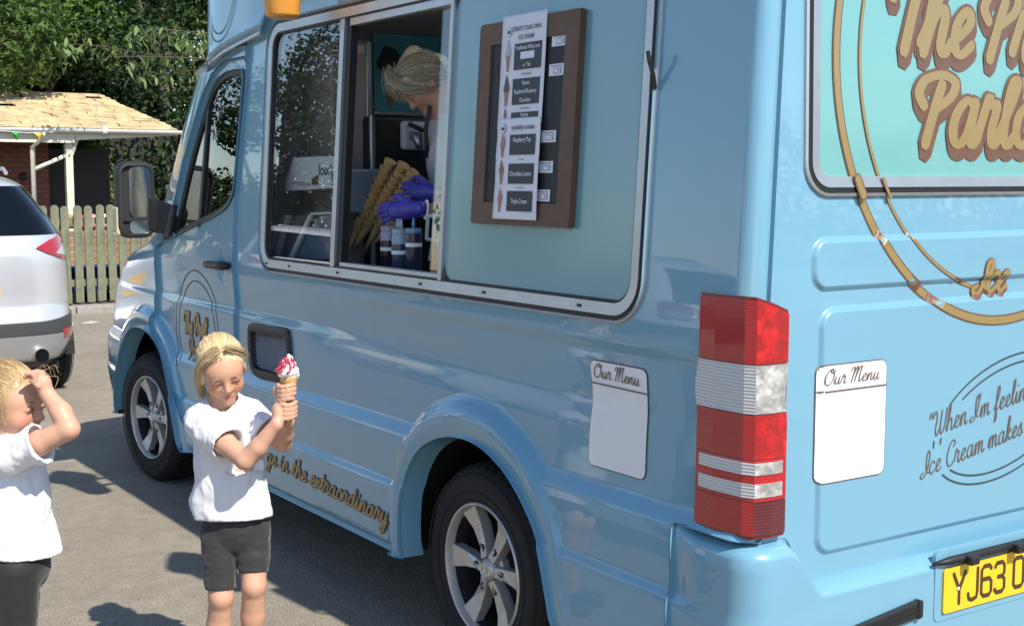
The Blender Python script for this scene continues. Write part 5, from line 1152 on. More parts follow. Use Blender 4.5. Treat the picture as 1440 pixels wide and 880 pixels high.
def car_pt(s, z, off=0.):
    """|s|<1 rear half, s = +-1 at mid length, |s| up to 2 at the nose"""
    s = np.asarray(s, float); z = np.asarray(z, float); a = np.abs(s); n = 5.; w = np.interp(z, _ck, CWr)+off; yr = np.interp(z, _ck, CRr)-off; yf = np.interp(z, _ck, CFr)+off; ym = 2.3
    front = a > 1; q = np.clip(np.where(front, 2-a, a), 0, 1); m = (q**n+(1-q)**n)**(1/n)
    x = w*q/m*np.sign(s); c = (1-q)/m; y = np.where(front, ym+(yf-ym)*c, ym+(yr-ym)*c); return np.stack([x, y, z+0*x], -1)
def car(name, x0, y0, rz, paint, label, group=None, detail=True):
    e = empty(name, (x0, y0, 0), rz, label, 'car', group); Mx = basis(e); M3 = np.array(Mx.to_3x3()); O = np.array(Mx.translation)
    P = lambda s, z, off=0.: car_pt(s, z, off) @ M3.T+O
    ss = np.sign(np.linspace(-1, 1, 5)); u = np.linspace(0, 1, 60); sp = np.concatenate([u**1.0]); sarr = np.concatenate([-(2-sp[1:-1])[:0], np.linspace(-2, 2, 361)])
    def whl(s, z):
        p = car_pt(s, z); d1 = np.hypot(p[..., 1]-.98, z-.36)-.40; d2 = np.hypot(p[..., 1]-3.67, z-.36)-.40; side = np.abs(p[..., 0]) > .70; return np.where(side, -np.minimum(d1, d2), -1)
    def body(s, z): return np.maximum(whl(s, z), np.maximum(.27-z, z-1.672))
    panel('body', sarr, ar(.26, 1.685, .014), body, P, paint, e, lip=.02)
    mb = MB(); mb.box((-.42, .97, 1.655), (.42, 2.03, 1.668), Mx); mb.build('roof', paint, e)
    def patch(nm, s0, s1, z0, z1, sdf, off, mat, par=e): return panel(nm, np.linspace(s0, s1, max(8, int((s1-s0)*220))), np.arange(z0-.02, z1+.03, .009), sdf, lambda s, z: P(s, z, off), mat, par, lip=off+.004)
    X = lambda s, z: car_pt(s, z)[..., 0]; Y = lambda s, z: car_pt(s, z)[..., 1]
    rr = lambda s, z, a, b, c, d, r: rrect_sdf(X(s, z), z, a, b, c, d, r)
    patch('rear_window', -.9, .9, 1.18, 1.60, lambda s, z: np.maximum(np.abs(X(s, z))-(.76-.50*(z-1.22)), np.maximum(1.225-z, z-1.57)), .004, MAT['car_glass'])
    for sg in (-1, 1):
        L = np.array([(.50, 1.02), (.62, 1.075), (.80, 1.11), (.905, 1.115), (.95, 1.09), (.95, .945), (.90, .925), (.72, .935), (.60, .975)])+[.02, .115]
        lam = lambda s, z: poly_sdf(L, np.minimum(np.abs(X(s, z)), .90)+np.maximum(Y(s, z)-.20, 0)*.45, z)
        o = patch('tail_lamp', *((.25, .95) if sg > 0 else (-.95, -.25)), .98, 1.27, lam, .010, MAT['car_lamp_red'])
        L2 = np.array([(.66, .985), (.78, 1.035), (.90, 1.045), (.93, 1.03), (.93, .975), (.80, .962)])+[.02, .105]
        patch('clear_lens', *((.25, .95) if sg > 0 else (-.95, -.25)), .98, 1.24, lambda s, z: poly_sdf(L2, np.minimum(np.abs(X(s, z)), .90)+np.maximum(Y(s, z)-.16, 0)*.45, z), .013, MAT['car_lamp_clear'], o)
        for yy0, yy1 in ((.75, 1.65), (1.72, 2.55), (2.6, 3.1)):
            patch('side_window', *((.5, 1.6) if sg > 0 else (-1.6, -.5)), 1.08, 1.56, lambda s, z, a=yy0, b=yy1: np.maximum(np.maximum(a+(z-1.1)*.35-Y(s, z), Y(s, z)-b+(z-1.1)*(.2 if b < 3 else 1.0)), np.maximum(1.14-z, z-1.54)), .004, MAT['car_glass'])
        patch('rear_reflector', *((.3, .9) if sg > 0 else (-.9, -.3)), .45, .56, lambda s, z, sg=sg: rrect_sdf(np.abs(X(s, z)), z, .70, .89, .475, .545, .02), .016, MAT['car_lamp_red'])
        mb = MB(); mb.lathe([(.045, 0), (.05, .0), (.05, .16), (.045, .16), (.042, .02)], 16, Mx @ Matrix.Translation((sg*.52, .0, .375)) @ Matrix.Rotation(math.radians(-90), 4, 'X')); mb.build('exhaust', MAT['chrome'], e, smooth=True, auto=40)
    patch('lower_bumper', -.995, .995, .27, .64, lambda s, z: np.maximum(np.maximum(z-.615-.03*sstep(.5, .9, np.abs(X(s, z))), .27-z), np.maximum(whl(s, z)+.02, Y(s, z)-.62)), .008, MAT['bumper_grey'])
    patch('skid_plate', -.7, .7, .30, .56, lambda s, z: np.maximum(np.abs(X(s, z))-(.78-.9*np.maximum(0, .46-z)), np.maximum(z-.515, .33-z)), .014, MAT['skid_silver'])
    def seam(nm, zz, off): patch(nm, -.97, .97, zz-.02, zz+.02, lambda s, z: np.maximum(np.abs(z-zz)-.0035, Y(s, z)-.6), off, MAT['void_black'])
    seam('panel_seam', .80, .0012)
    patch('tailgate_seam', .3, .95, .74, 1.08, lambda s, z: np.maximum(np.abs(X(s, z)-.80-.03*np.sin((z-.74)*9))-.003, np.maximum(.80-z, z-1.06)), .0012, MAT['void_black'])
    patch('number_plate', -.4, .4, .80, .93, lambda s, z: rr(s, z, -.26, .26, .80, .91, .01), .010, MAT['plate_yellow'])
    for wx in (-.80, .80):
        for wy in (.98, 3.67):
            w = copy_tree(w0, e); w.matrix_parent_inverse = Matrix(); w.location = (wx, wy, .345); w.rotation_euler = (0, math.radians(90 if wx > 0 else -90), 0)
            mb = MB(); n = 14; vs = []
            xi, xo = (wx-.15, wx+.10) if wx > 0 else (wx-.10, wx+.15)
            for k in range(n+1): t = math.pi*k/n; y, z = wy+.43*math.cos(t), .30+.46*math.sin(t); vs += [Mx @ Vector((xi, y, z)), Mx @ Vector((xo, y, z))]
            mb.add(vs, [(2*k, 2*k+1, 2*k+3, 2*k+2) for k in range(n)]+[tuple(2*k+(0 if wx > 0 else 1) for k in range(n+1))]); mb.build('wheel_house', MAT['void_black'], e)
    mb = MB(); mb.box((-.7, .25, .24), (.7, 4.2, .33), Mx); mb.build('underbody', MAT['void_black'], e)
    for sg in (-.55, .55): mb = MB(); mb.tube([Mx @ Vector((sg, 1.0, 1.665)), Mx @ Vector((sg, 1.1, 1.70)), Mx @ Vector((sg, 2.3, 1.69))], .016, 6); mb.build('roof_rail', MAT['skid_silver'], e)
    for sg in (-1, 1): mb = MB(); mb.box((sg*1.0-.1, 3.05, 1.05), (sg*1.0+.1, 3.22, 1.20), Mx); mb.build('door_mirror', paint, e, bevel=.05)
    return e
car('parked_car', -.34, 5.98, 0, MAT['silver_paint'], 'silver hatchback car parked with its tail towards the camera')
car('parked_car', -7.4, 6.4, math.radians(-14), MAT['white_car_paint'], 'unseen white car added for a bright reflection beside the menu sticker')  # out of view, added so the flank mirrors a bright patch
car('parked_car', -9.8, 2.6, math.radians(-30), MAT['silver_paint'], 'unseen silver car added for a bright reflection in the rear flank')  # also out of view, added to lighten the reflections further back
car('parked_car', -5.2, 12.5, math.radians(25), MAT['white_car_paint'], 'white car parked across the car park, mirrored in the cab window')
# ------------------------------------------------------------------ people: bodies grown as one implicit surface
class Field:
    def __init__(s, lo, hi, h):
        s.lo = np.array(lo, float); s.h = h; s.n = np.ceil((np.array(hi)-s.lo)/h).astype(int)+1; s.f = np.full(s.n, .08, np.float32)
    def _win(s, lo, hi):
        a = np.clip(np.floor((np.asarray(lo)-s.lo)/s.h).astype(int), 0, s.n-1); b = np.clip(np.ceil((np.asarray(hi)-s.lo)/s.h).astype(int)+1, 1, s.n)
        sl = tuple(slice(int(i), int(j)) for i, j in zip(a, b)); g = [s.lo[i]+s.h*np.arange(a[i], b[i]) for i in range(3)]; return sl, np.meshgrid(*g, indexing='ij', sparse=True)
    def _mix(s, sl, d, k, sub):
        f = s.f[sl]
        if sub:
            d = -d
            if k > 0: hh = np.maximum(k-np.abs(f-d), 0)/k; s.f[sl] = np.maximum(f, d)+hh*hh*k*.25
            else: s.f[sl] = np.maximum(f, d)
        else:
            if k > 0: hh = np.maximum(k-np.abs(f-d), 0)/k; s.f[sl] = np.minimum(f, d)-hh*hh*k*.25
            else: s.f[sl] = np.minimum(f, d)
    def cap(s, a, b, ra, rb=None, k=.012, sub=False, flat=None):
        """round cone a-b; flat=(direction, factor) squashes it along a direction"""
        a, b = np.asarray(a, float), np.asarray(b, float); rb = ra if rb is None else rb; m = max(ra, rb)+.03+k
        sl, (X, Y, Z) = s._win(np.minimum(a, b)-m, np.maximum(a, b)+m); ab = b-a; px, py, pz = X-a[0], Y-a[1], Z-a[2]
        t = np.clip((px*ab[0]+py*ab[1]+pz*ab[2])/max(ab@ab, 1e-9), 0, 1); dx, dy, dz = px-ab[0]*t, py-ab[1]*t, pz-ab[2]*t; sc = 1.
        if flat is not None:
            w = np.asarray(flat[0], float); w = w/np.linalg.norm(w); q = (dx*w[0]+dy*w[1]+dz*w[2])*(1/flat[1]-1); dx, dy, dz = dx+q*w[0], dy+q*w[1], dz+q*w[2]; sc = .5+.5*flat[1]
        s._mix(sl, ((np.sqrt(dx*dx+dy*dy+dz*dz)-(ra+(rb-ra)*t))*sc).astype(np.float32), k, sub)
    def ell(s, c, r, R=None, k=.012, sub=False):
        """ellipsoid; R rows are its axes"""
        c = np.asarray(c, float); r = np.asarray(r, float); m = r.max()+.03+k; sl, (X, Y, Z) = s._win(c-m, c+m); p = [X-c[0], Y-c[1], Z-c[2]]
        if R is not None: p = [R[i][0]*p[0]+R[i][1]*p[1]+R[i][2]*p[2] for i in range(3)]
        k0 = np.sqrt((p[0]/r[0])**2+(p[1]/r[1])**2+(p[2]/r[2])**2); k1 = np.sqrt((p[0]/r[0]**2)**2+(p[1]/r[1]**2)**2+(p[2]/r[2]**2)**2)
        s._mix(sl, (k0*(k0-1)/np.maximum(k1, 1e-6)).astype(np.float32), k, sub)
    def path(s, P, R, k=.012, **kw):
        for i in range(len(P)-1): s.cap(P[i], P[i+1], R[i], R[i+1], k if i == 0 else max(k, .004), **kw)
    def cut(s, p, n, lo=None, hi=None):
        """remove everything on the side n points to"""
        n = np.asarray(n, float); n = n/np.linalg.norm(n); lo = s.lo if lo is None else lo; hi = s.lo+s.h*s.n if hi is None else hi
        sl, (X, Y, Z) = s._win(lo, hi); d = (X-p[0])*n[0]+(Y-p[1])*n[1]+(Z-p[2])*n[2]; s.f[sl] = np.maximum(s.f[sl], d.astype(np.float32))
    def ripple(s, amp, sx, sy, sz, seed=0., lo=None, hi=None):
        sl, (X, Y, Z) = s._win(s.lo if lo is None else lo, s.lo+s.h*s.n if hi is None else hi); f = s.f[sl]; nz = np.nonzero(np.abs(f) < .03)
        X, Y, Z = np.broadcast_arrays(X, Y, Z); p = np.stack([X[nz]*sx+seed, Y[nz]*sy+seed*1.7+9, Z[nz]*sz+seed*.3+5], -1); v = vnoise(p)*.65+vnoise(p*2.1+3)*.35; f[nz] += (amp*v).astype(np.float32); s.f[sl] = f
    def mesh(s, name, mat, smooth_it=1, tint=None):
        f = s.f; f = np.pad(f, 1, constant_values=.05); lo = s.lo-s.h; ins = f < 0; nx, ny, nz = f.shape
        cnt = np.zeros((nx-1, ny-1, nz-1), np.int8)
        for i in (0, 1):
            for j in (0, 1):
                for k in (0, 1): cnt += ins[i:nx-1+i, j:ny-1+j, k:nz-1+k]
        act = (cnt > 0) & (cnt < 8); I = np.argwhere(act); idm = np.full(act.shape, -1, np.int32); idm[act] = np.arange(len(I)); acc = np.zeros((len(I), 3)); num = np.zeros(len(I))
        cs = [(i, j, k) for i in (0, 1) for j in (0, 1) for k in (0, 1)]
        for a in cs:
            for ax in range(3):
                if a[ax] == 1: continue
                b = list(a); b[ax] = 1; fa = f[I[:, 0]+a[0], I[:, 1]+a[1], I[:, 2]+a[2]]; fb = f[I[:, 0]+b[0], I[:, 1]+b[1], I[:, 2]+b[2]]; m = (fa < 0) != (fb < 0)
                t = np.where(m, fa/np.where(m, fa-fb, 1), 0); p = np.zeros((len(I), 3))+np.array(a); p[:, ax] += t; acc[m] += p[m]; num[m] += 1
        V = lo+(I+acc/np.maximum(num, 1)[:, None])*s.h; Q = []
        for ax in range(3):
            o1, o2 = [(1, 2), (2, 0), (0, 1)][ax]; sl0 = [slice(None)]*3; sl1 = [slice(None)]*3; sl0[ax] = slice(0, -1); sl1[ax] = slice(1, None); ch = ins[tuple(sl0)] != ins[tuple(sl1)]; E = np.argwhere(ch)
            E = E[(E[:, o1] > 0) & (E[:, o2] > 0) & (E[:, o1] < f.shape[o1]-1) & (E[:, o2] < f.shape[o2]-1)]
            fl = ins[E[:, 0], E[:, 1], E[:, 2]]; q = []
            for d1, d2 in ((1, 1), (0, 1), (0, 0), (1, 0)):
                c = E.copy(); c[:, o1] -= d1; c[:, o2] -= d2; q.append(idm[c[:, 0], c[:, 1], c[:, 2]])
            q = np.stack(q, 1); q[~fl] = q[~fl][:, ::-1]; Q.append(q)
        Q = np.concatenate(Q); Q = Q[(Q >= 0).all(1)]
        for _ in range(smooth_it):                                  # light smoothing against voxel steps
            A = np.zeros_like(V); c = np.zeros(len(V))
            for i in range(4): np.add.at(A, Q[:, i], V[Q[:, (i+1) % 4]]); np.add.at(c, Q[:, i], 1); np.add.at(A, Q[:, i], V[Q[:, i-1]]); np.add.at(c, Q[:, i], 1)
            V = V*.45+A/np.maximum(c, 1)[:, None]*.55
        me = mesh_np(name, V, Q, mats=[mat])
        if tint is not None:
            ca = me.color_attributes.new('tint', 'FLOAT_COLOR', 'POINT'); T = np.ones((len(V), 4), np.float32); T[:, :3] = tint(V); ca.data.foreach_set('color', T.ravel())
        return me
def skinmat(name, col): return pbr(name, col, .48, spec=.35, sss=.12, var=(30, .05), tint='tint')
def hairmat(name, c0, c1):
    m = pbr(name, c0, .38, spec=.45); n = m.node_tree.nodes; l = m.node_tree.links; g = n.new('ShaderNodeNewGeometry'); r = n.new('ShaderNodeValToRGB'); r.color_ramp.elements[0].color = (*c0, 1); r.color_ramp.elements[1].color = (*c1, 1); l.new(g.outputs['Random Per Island'], r.inputs[0]); l.new(r.outputs[0], n['Principled BSDF'].inputs['Base Color']); return m
skinmat('skin_child', (.54, .30, .205)); skinmat('skin_adult', (.56, .31, .22)); hairmat('hair_blonde', (.50, .35, .17), (.84, .68, .44)); hairmat('hair_dark_blonde', (.26, .165, .075), (.55, .39, .20)); hairmat('hair_ash', (.32, .26, .18), (.85, .78, .62))
pbr('tshirt', (.65, .65, .69), .85, sheen=.2, bump=(260, .0006)); pbr('shorts_grey', (.018, .0185, .020), .8, sheen=.2, bump=(300, .0006)); pbr('leggings', (.008, .008, .010), .75, sheen=.15); pbr('shoe', (.03, .03, .035), .6); pbr('lash', (.05, .025, .018), .7); pbr('brow', (.36, .22, .12), .8); pbr('lip', (.45, .15, .13), .5)
pbr('glove_blue', (.045, .035, .33), .32, coat=.3); pbr('apron_white', (.55, .55, .56), .8); pbr('apron_strap', (.04, .04, .045), .8); pbr('eye_white', (.7, .68, .66), .3); pbr('iris', (.05, .07, .10), .2)
class Fig:
    def __init__(s, px, dep, label):
        s.org = CAM+FH*dep+RT*(px-720)/FPX*dep; s.org[2] = 0
        # depth along the ground: exact for the pitched camera
        s.root = empty('person', s.org, -YAW, label, 'person')
    def J(s, px, py, v=0.):
        d = ray(px, py); t = (v+FH@(s.org-CAM))/(FH@d); P = CAM+d*t-s.org; return np.array([P@RT, P@FH, P[2]])
    def add(s, name, me): return link(name, me, s.root, False)
def frame(fwd, up):
    f = np.array(fwd, float); f /= np.linalg.norm(f); u = np.array(up, float); u -= f*(u@f); u /= np.linalg.norm(u); r = np.cross(f, u); return np.array([r, f, u])
def head_sdf(F, c, R, sc=1., k=.02):
    """head about c; R rows = right, forward, up"""
    g = lambda x, y, z: c+(R[0]*x+R[1]*y+R[2]*z)*sc
    F.ell(g(0, -.012, .022), np.array([.074, .092, .082])*sc, R, k); F.ell(g(0, .030, -.040), np.array([.058, .058, .072])*sc, R, .03*sc); F.ell(g(0, .045, .01), np.array([.060, .046, .050])*sc, R, .025*sc)
    for x in (-1, 1): F.ell(g(x*.034, .055, -.045), np.array([.026, .026, .026])*sc, R, .02*sc); F.ell(g(x*.077, -.008, -.022), np.array([.009, .019, .028])*sc, R, .006); F.ell(g(x*.086, -.004, -.022), np.array([.007, .010, .017])*sc, R, .004, sub=True)
    for x in (-1, 1): F.ell(g(x*.031, .094, -.012), np.array([.019, .012, .0125])*sc, R, .012, sub=True); F.ell(g(x*.031, .078, -.013), np.array([.017, .011, .011])*sc, R, .004)
    F.cap(g(0, .086, -.008), g(0, .101, -.038), .0075*sc, .0105*sc, .010); F.ell(g(-.010, .092, -.042), np.array([.008, .008, .007])*sc, R, .006); F.ell(g(.010, .092, -.042), np.array([.008, .008, .007])*sc, R, .006)
    F.cap(g(-.017, .080, -.071), g(.017, .080, -.071), .0058*sc, .0058*sc, .006); F.cap(g(-.013, .079, -.081), g(.013, .079, -.081), .0068*sc, .0068*sc, .005); F.cap(g(-.022, .090, -.0755), g(.022, .090, -.0755), .0030*sc, .0030*sc, .004, sub=True)
    F.ell(g(0, .068, -.102), np.array([.022, .020, .018])*sc, R, .02*sc); return g
def head_tint(c, R, sc, others=None):
    def f(V):
        L = (V-c) @ R.T/sc; T = np.ones((len(V), 3)); near = (np.linalg.norm(L, axis=1) < .16) & (L[:, 1] > .03)
        def blob(p, r, col, amt):
            d = np.sqrt((((L-np.array(p))/np.array(r))**2).sum(1)); w = np.clip(1.25-d, 0, 1)*near*amt; T[:] = T*(1-w[:, None])+T*np.array(col)*w[:, None]
        for x in (-1, 1): blob((x*.042, .07, -.042), (.028, .04, .022), (1.0, .70, .66), .8); blob((x*.031, .085, -.014), (.021, .03, .011), (.70, .55, .52), .9)
        blob((0, .082, -.0755), (.021, .02, .0095), (.86, .45, .44), 1.); blob((0, .10, -.042), (.014, .02, .012), (1, .76, .72), .7)
        return T
    return f
def face_bits(fig, g, R, sc, squint=True, brow=True):
    for x in (-1, 1):
        mb = MB(); pts = [g(x*(.031+dx), .0885-.010*abs(dx*60)**2*.12, -.0145+dz) for dx, dz in ((-.015, -.001), (-.007, .0015), (0, .002), (.007, .0012), (.016, -.002))]; mb.tube(pts, [.0006, .0014, .0016, .0014, .0006], 5); fig.add('eyelash', mb.mesh('eyelash', MAT['lash'], True))
        if brow: mb = MB(); pts = [g(x*(.032+dx), .0905-.16*abs(dx), .0075+dz) for dx, dz in ((-.018, -.002), (-.006, .001), (.006, .002), (.020, -.002))]; mb.tube(pts, [.0012, .0022, .002, .001], 5); fig.add('eyebrow', mb.mesh('eyebrow', MAT['brow'], True))
    mb = MB(); mb.tube([g(dx, .0855-.12*abs(dx), -.0755-.002*(abs(dx) > .012)) for dx in (-.020, -.010, 0, .010, .020)], [.0005, .0012, .0013, .0012, .0005], 5); fig.add('lip_line', mb.mesh('lip_line', MAT['lip'], True))
def strands(g, n, seed, root_fn, knot, bulge=1.0, r=.0013, sc=1., jit=.006, pts=11):
    """hair strands swept over the skull from root directions towards a knot"""
    q = np.random.default_rng(seed); mb = MB()
    for i in range(n):
        a = np.array(root_fn(q), float); a /= np.linalg.norm(a); b = np.array(knot, float)+q.normal(0, .12, 3); b /= np.linalg.norm(b); w = math.acos(max(-.999, min(.999, a@b))); P = []; lift = q.uniform(0, 1); j = q.normal(0, jit, 3)
        for t in np.linspace(0, 1, pts):
            d = (math.sin((1-t)*w)*a+math.sin(t*w)*b)/max(math.sin(w), 1e-3); d /= np.linalg.norm(d); rad = 1/math.sqrt((d[0]/.0775)**2+(d[1]/.0975)**2+(d[2]/.0885)**2)*bulge*(1+.028*lift*math.sin(math.pi*t)); P.append(g(*(d*rad+np.array([0, -.012, .022])+j*math.sin(t*3)*.6)))
        mb.tube(P, list(np.linspace(r, r*.6, pts)), 3, cap=False)
    return mb
def lock(g, P, n, seed, r=.0013, spread=.008):
    q = np.random.default_rng(seed); mb = MB(); C = catmull(np.array([g(*p) for p in P]), 5)
    for i in range(n):
        o = q.normal(0, spread, 3); o2 = o+q.normal(0, spread*.6, 3); t = np.linspace(0, 1, len(C))[:, None]; mb.tube(C+o*(1-t)+o2*t, list(np.linspace(r, r*.5, len(C))), 3, cap=False)
    return mb
def finger(F, P, r0, r1, k=.0025): F.path(P, list(np.linspace(r0, r1, len(P))), k)
# ---- girl holding up an ice cream ------------------------------------------------------
G1 = Fig(326, 4.05, 'blonde child in white shirt and dark cycling shorts holding up an ice cream'); J = G1.J
hc = J(312, 515, .0); RH = frame((.34, -.84, -.40), (-.16, .0, 1.0)); HS = .90
nk = J(313, 572, .035); ch_ = J(318, 612, .04); wst = J(326, 680, .04); pel = J(332, 738, .04)
rs, ls = J(284, 592, -.005), J(352, 582, .065); re, rw_ = J(345, 647, -.15), J(389, 596, -.165); le, lw = J(398, 622, .00), J(405, 592, -.085)
rh, lh = J(308, 748, .03), J(354, 744, .05); rk, lk = J(311, 838, .0), J(357, 822, .005); ra, la = J(297, 962, .05), J(350, 958, .06)
axc = J(404.5, 560, -.135); CT = np.array([axc[0], axc[1]])
F = Field((-.24, -.28, -.01), (.26, .24, 1.18), .0032)
g = head_sdf(F, hc, RH, HS)
F.cap(hc-RH[2]*.05-RH[1]*.01, nk, .040, .042, .02); F.cap(nk, ch_, .05, .085, .03, flat=((0, 1, 0), .75)); F.cap(ch_, wst, .085, .085, .03, flat=((0, 1, 0), .75)); F.cap(wst, pel, .085, .092, .03, flat=((0, 1, 0), .8))
F.cap(nk, rs, .035, .036, .02); F.cap(nk, ls, .035, .036, .02)
F.path([rs, rs*.45+re*.55+np.array([0, .0, -.004]), re], [.036, .033, .029], .01); F.path([re, re*.6+rw_*.4+np.array([.003, 0, -.003]), rw_], [.0285, .0275, .0195], .01)
F.path([ls, le], [.035, .028], .01); F.path([le, le*.6+lw*.4, lw], [.028, .026, .0195], .01)
for h_, kn, an in ((rh, rk, ra), (lh, lk, la)):
    F.path([h_, h_*.5+kn*.5, kn], [.058, .048, .038], .006); F.ell(kn+np.array([0, -.010, 0]), (.030, .030, .036), None, .016); F.path([kn, kn*.68+an*.32+np.array([0, .012, 0]), kn*.35+an*.65+np.array([0, .006, 0]), an], [.037, .038, .031, .025], .010); F.cap(an, an+np.array([.01, -.11, -.03]), .028, .022, .015)
F.cut((0, 0, .0), (0, 0, -1))
# hands closed round the cone, one above the other
def grip(F, z, palm_dir, wrist, n=4, rr=.0235, a0=200, a1=390, thumb=True):
    A = lambda ang, r, zz: np.array([CT[0]+r*math.cos(math.radians(ang)), CT[1]+r*math.sin(math.radians(ang)), zz])
    pc = A(palm_dir, .027, z); F.cap(wrist, pc*.75+wrist*.25, .0195, .021, .012, flat=(A(palm_dir, 1, 0)-A(palm_dir, 0, 0), .75)); F.ell(pc, (.022, .020, .027), None, .012)
    for i in range(n):
        zz = z+.021-.0135*i; L = [1.0, 1.08, 1.0, .82][i]; angs = np.linspace(palm_dir+25, palm_dir+25+175*L, 7); finger(F, [A(t, rr+.004*(1-j/6), zz-.003*math.sin(j)) for j, t in enumerate(angs)], .0072, .0056)
    if thumb: finger(F, [A(palm_dir-25, .028, z+.004), A(palm_dir-55, .028, z+.022), A(palm_dir-85, .0245, z+.036), A(palm_dir-100, .0225, z+.046)], .0088, .0062, .004)
zc = float(axc[2]); grip(F, zc-.035, 205, rw_); grip(F, zc+.020, 160, lw)
G1.add('body', F.mesh('body', MAT['skin_child'], 1, head_tint(hc, RH, HS)))
face_bits(G1, g, RH, HS)
# shirt
F = Field((-.24, -.22, .52), (.22, .22, 1.0), .0042)
hemc = J(333, 727, .03); F.cap(J(316, 590, .04), J(323, 640, .035), .094, .100, .02, flat=((0, 1, 0), .78)); F.cap(J(323, 640, .035), J(334, 735, .03), .100, .116, .03, flat=((0, 1, 0), .80))
F.cap(nk+np.array([0, 0, -.022]), rs, .047, .046, .03); F.cap(nk+np.array([0, 0, -.022]), ls, .047, .046, .03)
se = rs*.40+re*.60; F.path([rs, rs*.7+se*.3, se], [.046, .051, .056], .02); sl_ = ls*.45+le*.55; F.path([ls, sl_], [.046, .054], .02)
F.cap(J(300, 640, -.02), J(292, 705, .02), .03, .055, .05); F.ripple(.0085, 17, 17, 8, 2.3); F.ripple(.0065, 34, 34, 20, 5.1); F.ripple(.0035, 75, 75, 30, 8.1)
F.cut(se, re-rs, se-.1, se+.1); F.cut(sl_, le-ls, sl_-.09, sl_+.1); F.cap(se, se+(re-rs)*.4, .048, .05, .004, sub=True); F.cap(sl_, sl_+(le-ls)*.4, .046, .048, .004, sub=True)
F.cut(hemc, (.02, -.10, -1)); F.cap(nk+RH[1]*.016+np.array([0, 0, -.002]), hc, .046, .050, .006, sub=True)
G1.add('shirt', F.mesh('shirt', MAT['tshirt'], 1))
F = Field((-.16, -.14, .30), (.18, .20, .68), .0042)
F.cap(wst, pel, .094, .101, .02, flat=((0, 1, 0), .82)); rhem, lhem = rh*.12+rk*.88, lh*.22+lk*.78
F.path([rh, rh*.5+rk*.5, rk], [.062, .054, .046], .004); F.path([lh, lh*.5+lk*.5, lk], [.062, .053, .044], .004); F.ripple(.0042, 20, 20, 36, 7.7); F.ripple(.002, 60, 60, 110, 3.7)
F.cut(rhem, rk-rh, rhem-np.array([.12, .2, .2]), rhem+np.array([.052, .2, .1])); F.cut(lhem, lk-lh, lhem-np.array([.048, .2, .2]), lhem+np.array([.14, .2, .1]))
G1.add('shorts', F.mesh('shorts', MAT['shorts_grey'], 1))
for an in (ra, la):
    F = Field(an-np.array([.07, .18, .12]), an+np.array([.08, .08, .04]), .005); F.cap(an*[1, 1, 0]+np.array([0, .01, .035]), an*[1, 1, 0]+np.array([.012, -.115, .028]), .037, .033, .01); F.cut((0, 0, .004), (0, 0, -1)); G1.add('shoe', F.mesh('shoe', MAT['shoe'], 1))
# hair: cap, swept strands, side lock
def hair_cap(g, hc, R, sc, fig, mat, extra=(), fz_=.098):
    F = Field(hc-.17, hc+.17, .0045); F.ell(g(0, -.014, .024), np.array([.0785, .0965, .088])*sc, R, 0); 
    F.ell(g(0, .085, -.055), np.array([.075, .075, fz_])*sc, R, .02, sub=True)
    for a, b, r0, r1 in extra: F.cap(g(*a), g(*b), r0, r1, .015)
    F.cut(g(0, 0, -.062), -R[2]+R[1]*.9); F.ripple(.0022, 60, 60, 25, 3.3); fig.add('hair', F.mesh('hair', mat, 1))
hair_cap(g, hc, RH, HS, G1, MAT['hair_blonde'], fz_=.114, extra=(((.070, .008, .0), (.078, -.015, -.100), .013, .010), ((-.068, -.005, .01), (-.066, -.035, -.03), .011, .008), ((0, -.09, .0), (0, -.115, -.03), .03, .03)))
def rootf(q):
    u = q.uniform(-1, 1); return (u*.95, .80-.55*abs(u)**1.6+q.normal(0, .10), .62-.55*abs(u)**1.5+q.uniform(-.02, .45))
st = strands(g, 1300, 5, rootf, (0, -1, -.05), 1.0, .0009, jit=.003)
for k, (P, n) in enumerate((([(.02, .055, .105), (.066, .034, .055), (.083, .002, -.03), (.079, -.012, -.115)], 190), ([(-.02, .055, .105), (-.066, .026, .065), (-.080, -.015, .02), (-.072, -.05, -.01)], 120), ([(.01, .060, .102), (.055, .048, .066), (.080, .010, .01), (.080, -.02, -.07)], 90))):
    l2 = lock(g, P, n, 60+k, .0009, .006); st.add(l2.V, l2.F)
tag(G1.add('hair_strands', st.mesh('hair_strands', MAT['hair_blonde'], True)), kind='stuff')
# the ice cream in her hands
def loc2w(fig, p): return fig.org+RT*p[0]+FH*p[1]+np.array([0, 0, p[2]])
wp = loc2w(G1, np.array([CT[0], CT[1], zc-.075])); ice = empty('ice_cream', wp, 0, 'whipped ice cream with red sauce in a wafer cone held by the child', 'ice cream')
ice.rotation_euler = (math.radians(-2), math.radians(3), 0); pbr('ice_white', (.82, .80, .74), .45, sss=.1); pbr('sauce_red', (.50, .03, .07), .25, coat=.6); pbr('wafer_light', (.55, .33, .13), .7, var=(60, .2), bump=(200, .001))
mb = MB(); mb.lathe([(.008, 0), (.0125, .05), (.0155, .088), (.0195, .092), (.0205, .098), (.0225, .122), (.0255, .126), (.0265, .138), (.024, .139), (.02, .13)], 24); mb.build('wafer', MAT['wafer_light'], ice, smooth=True, world=False, auto=50)
mb = MB(); P = []; Rr = []
for t in np.linspace(0, 1, 90): a = t*3.6*2*math.pi; rr_ = .0215*(1-t)**.85; P.append((rr_*math.cos(a), rr_*math.sin(a), .142+.066*t)); Rr.append(.0135*(1-t)**.55+.0022)
mb.tube(P, Rr, 10); sw = mb.build('swirl', MAT['ice_white'], ice, smooth=True, world=False)
mb = MB(); mb.lathe([(.0, .132), (.022, .136), (.026, .146), (.020, .165), (.010, .185), (.0, .195)], 20); mb.build('ice_core', MAT['ice_white'], ice, smooth=True, world=False)
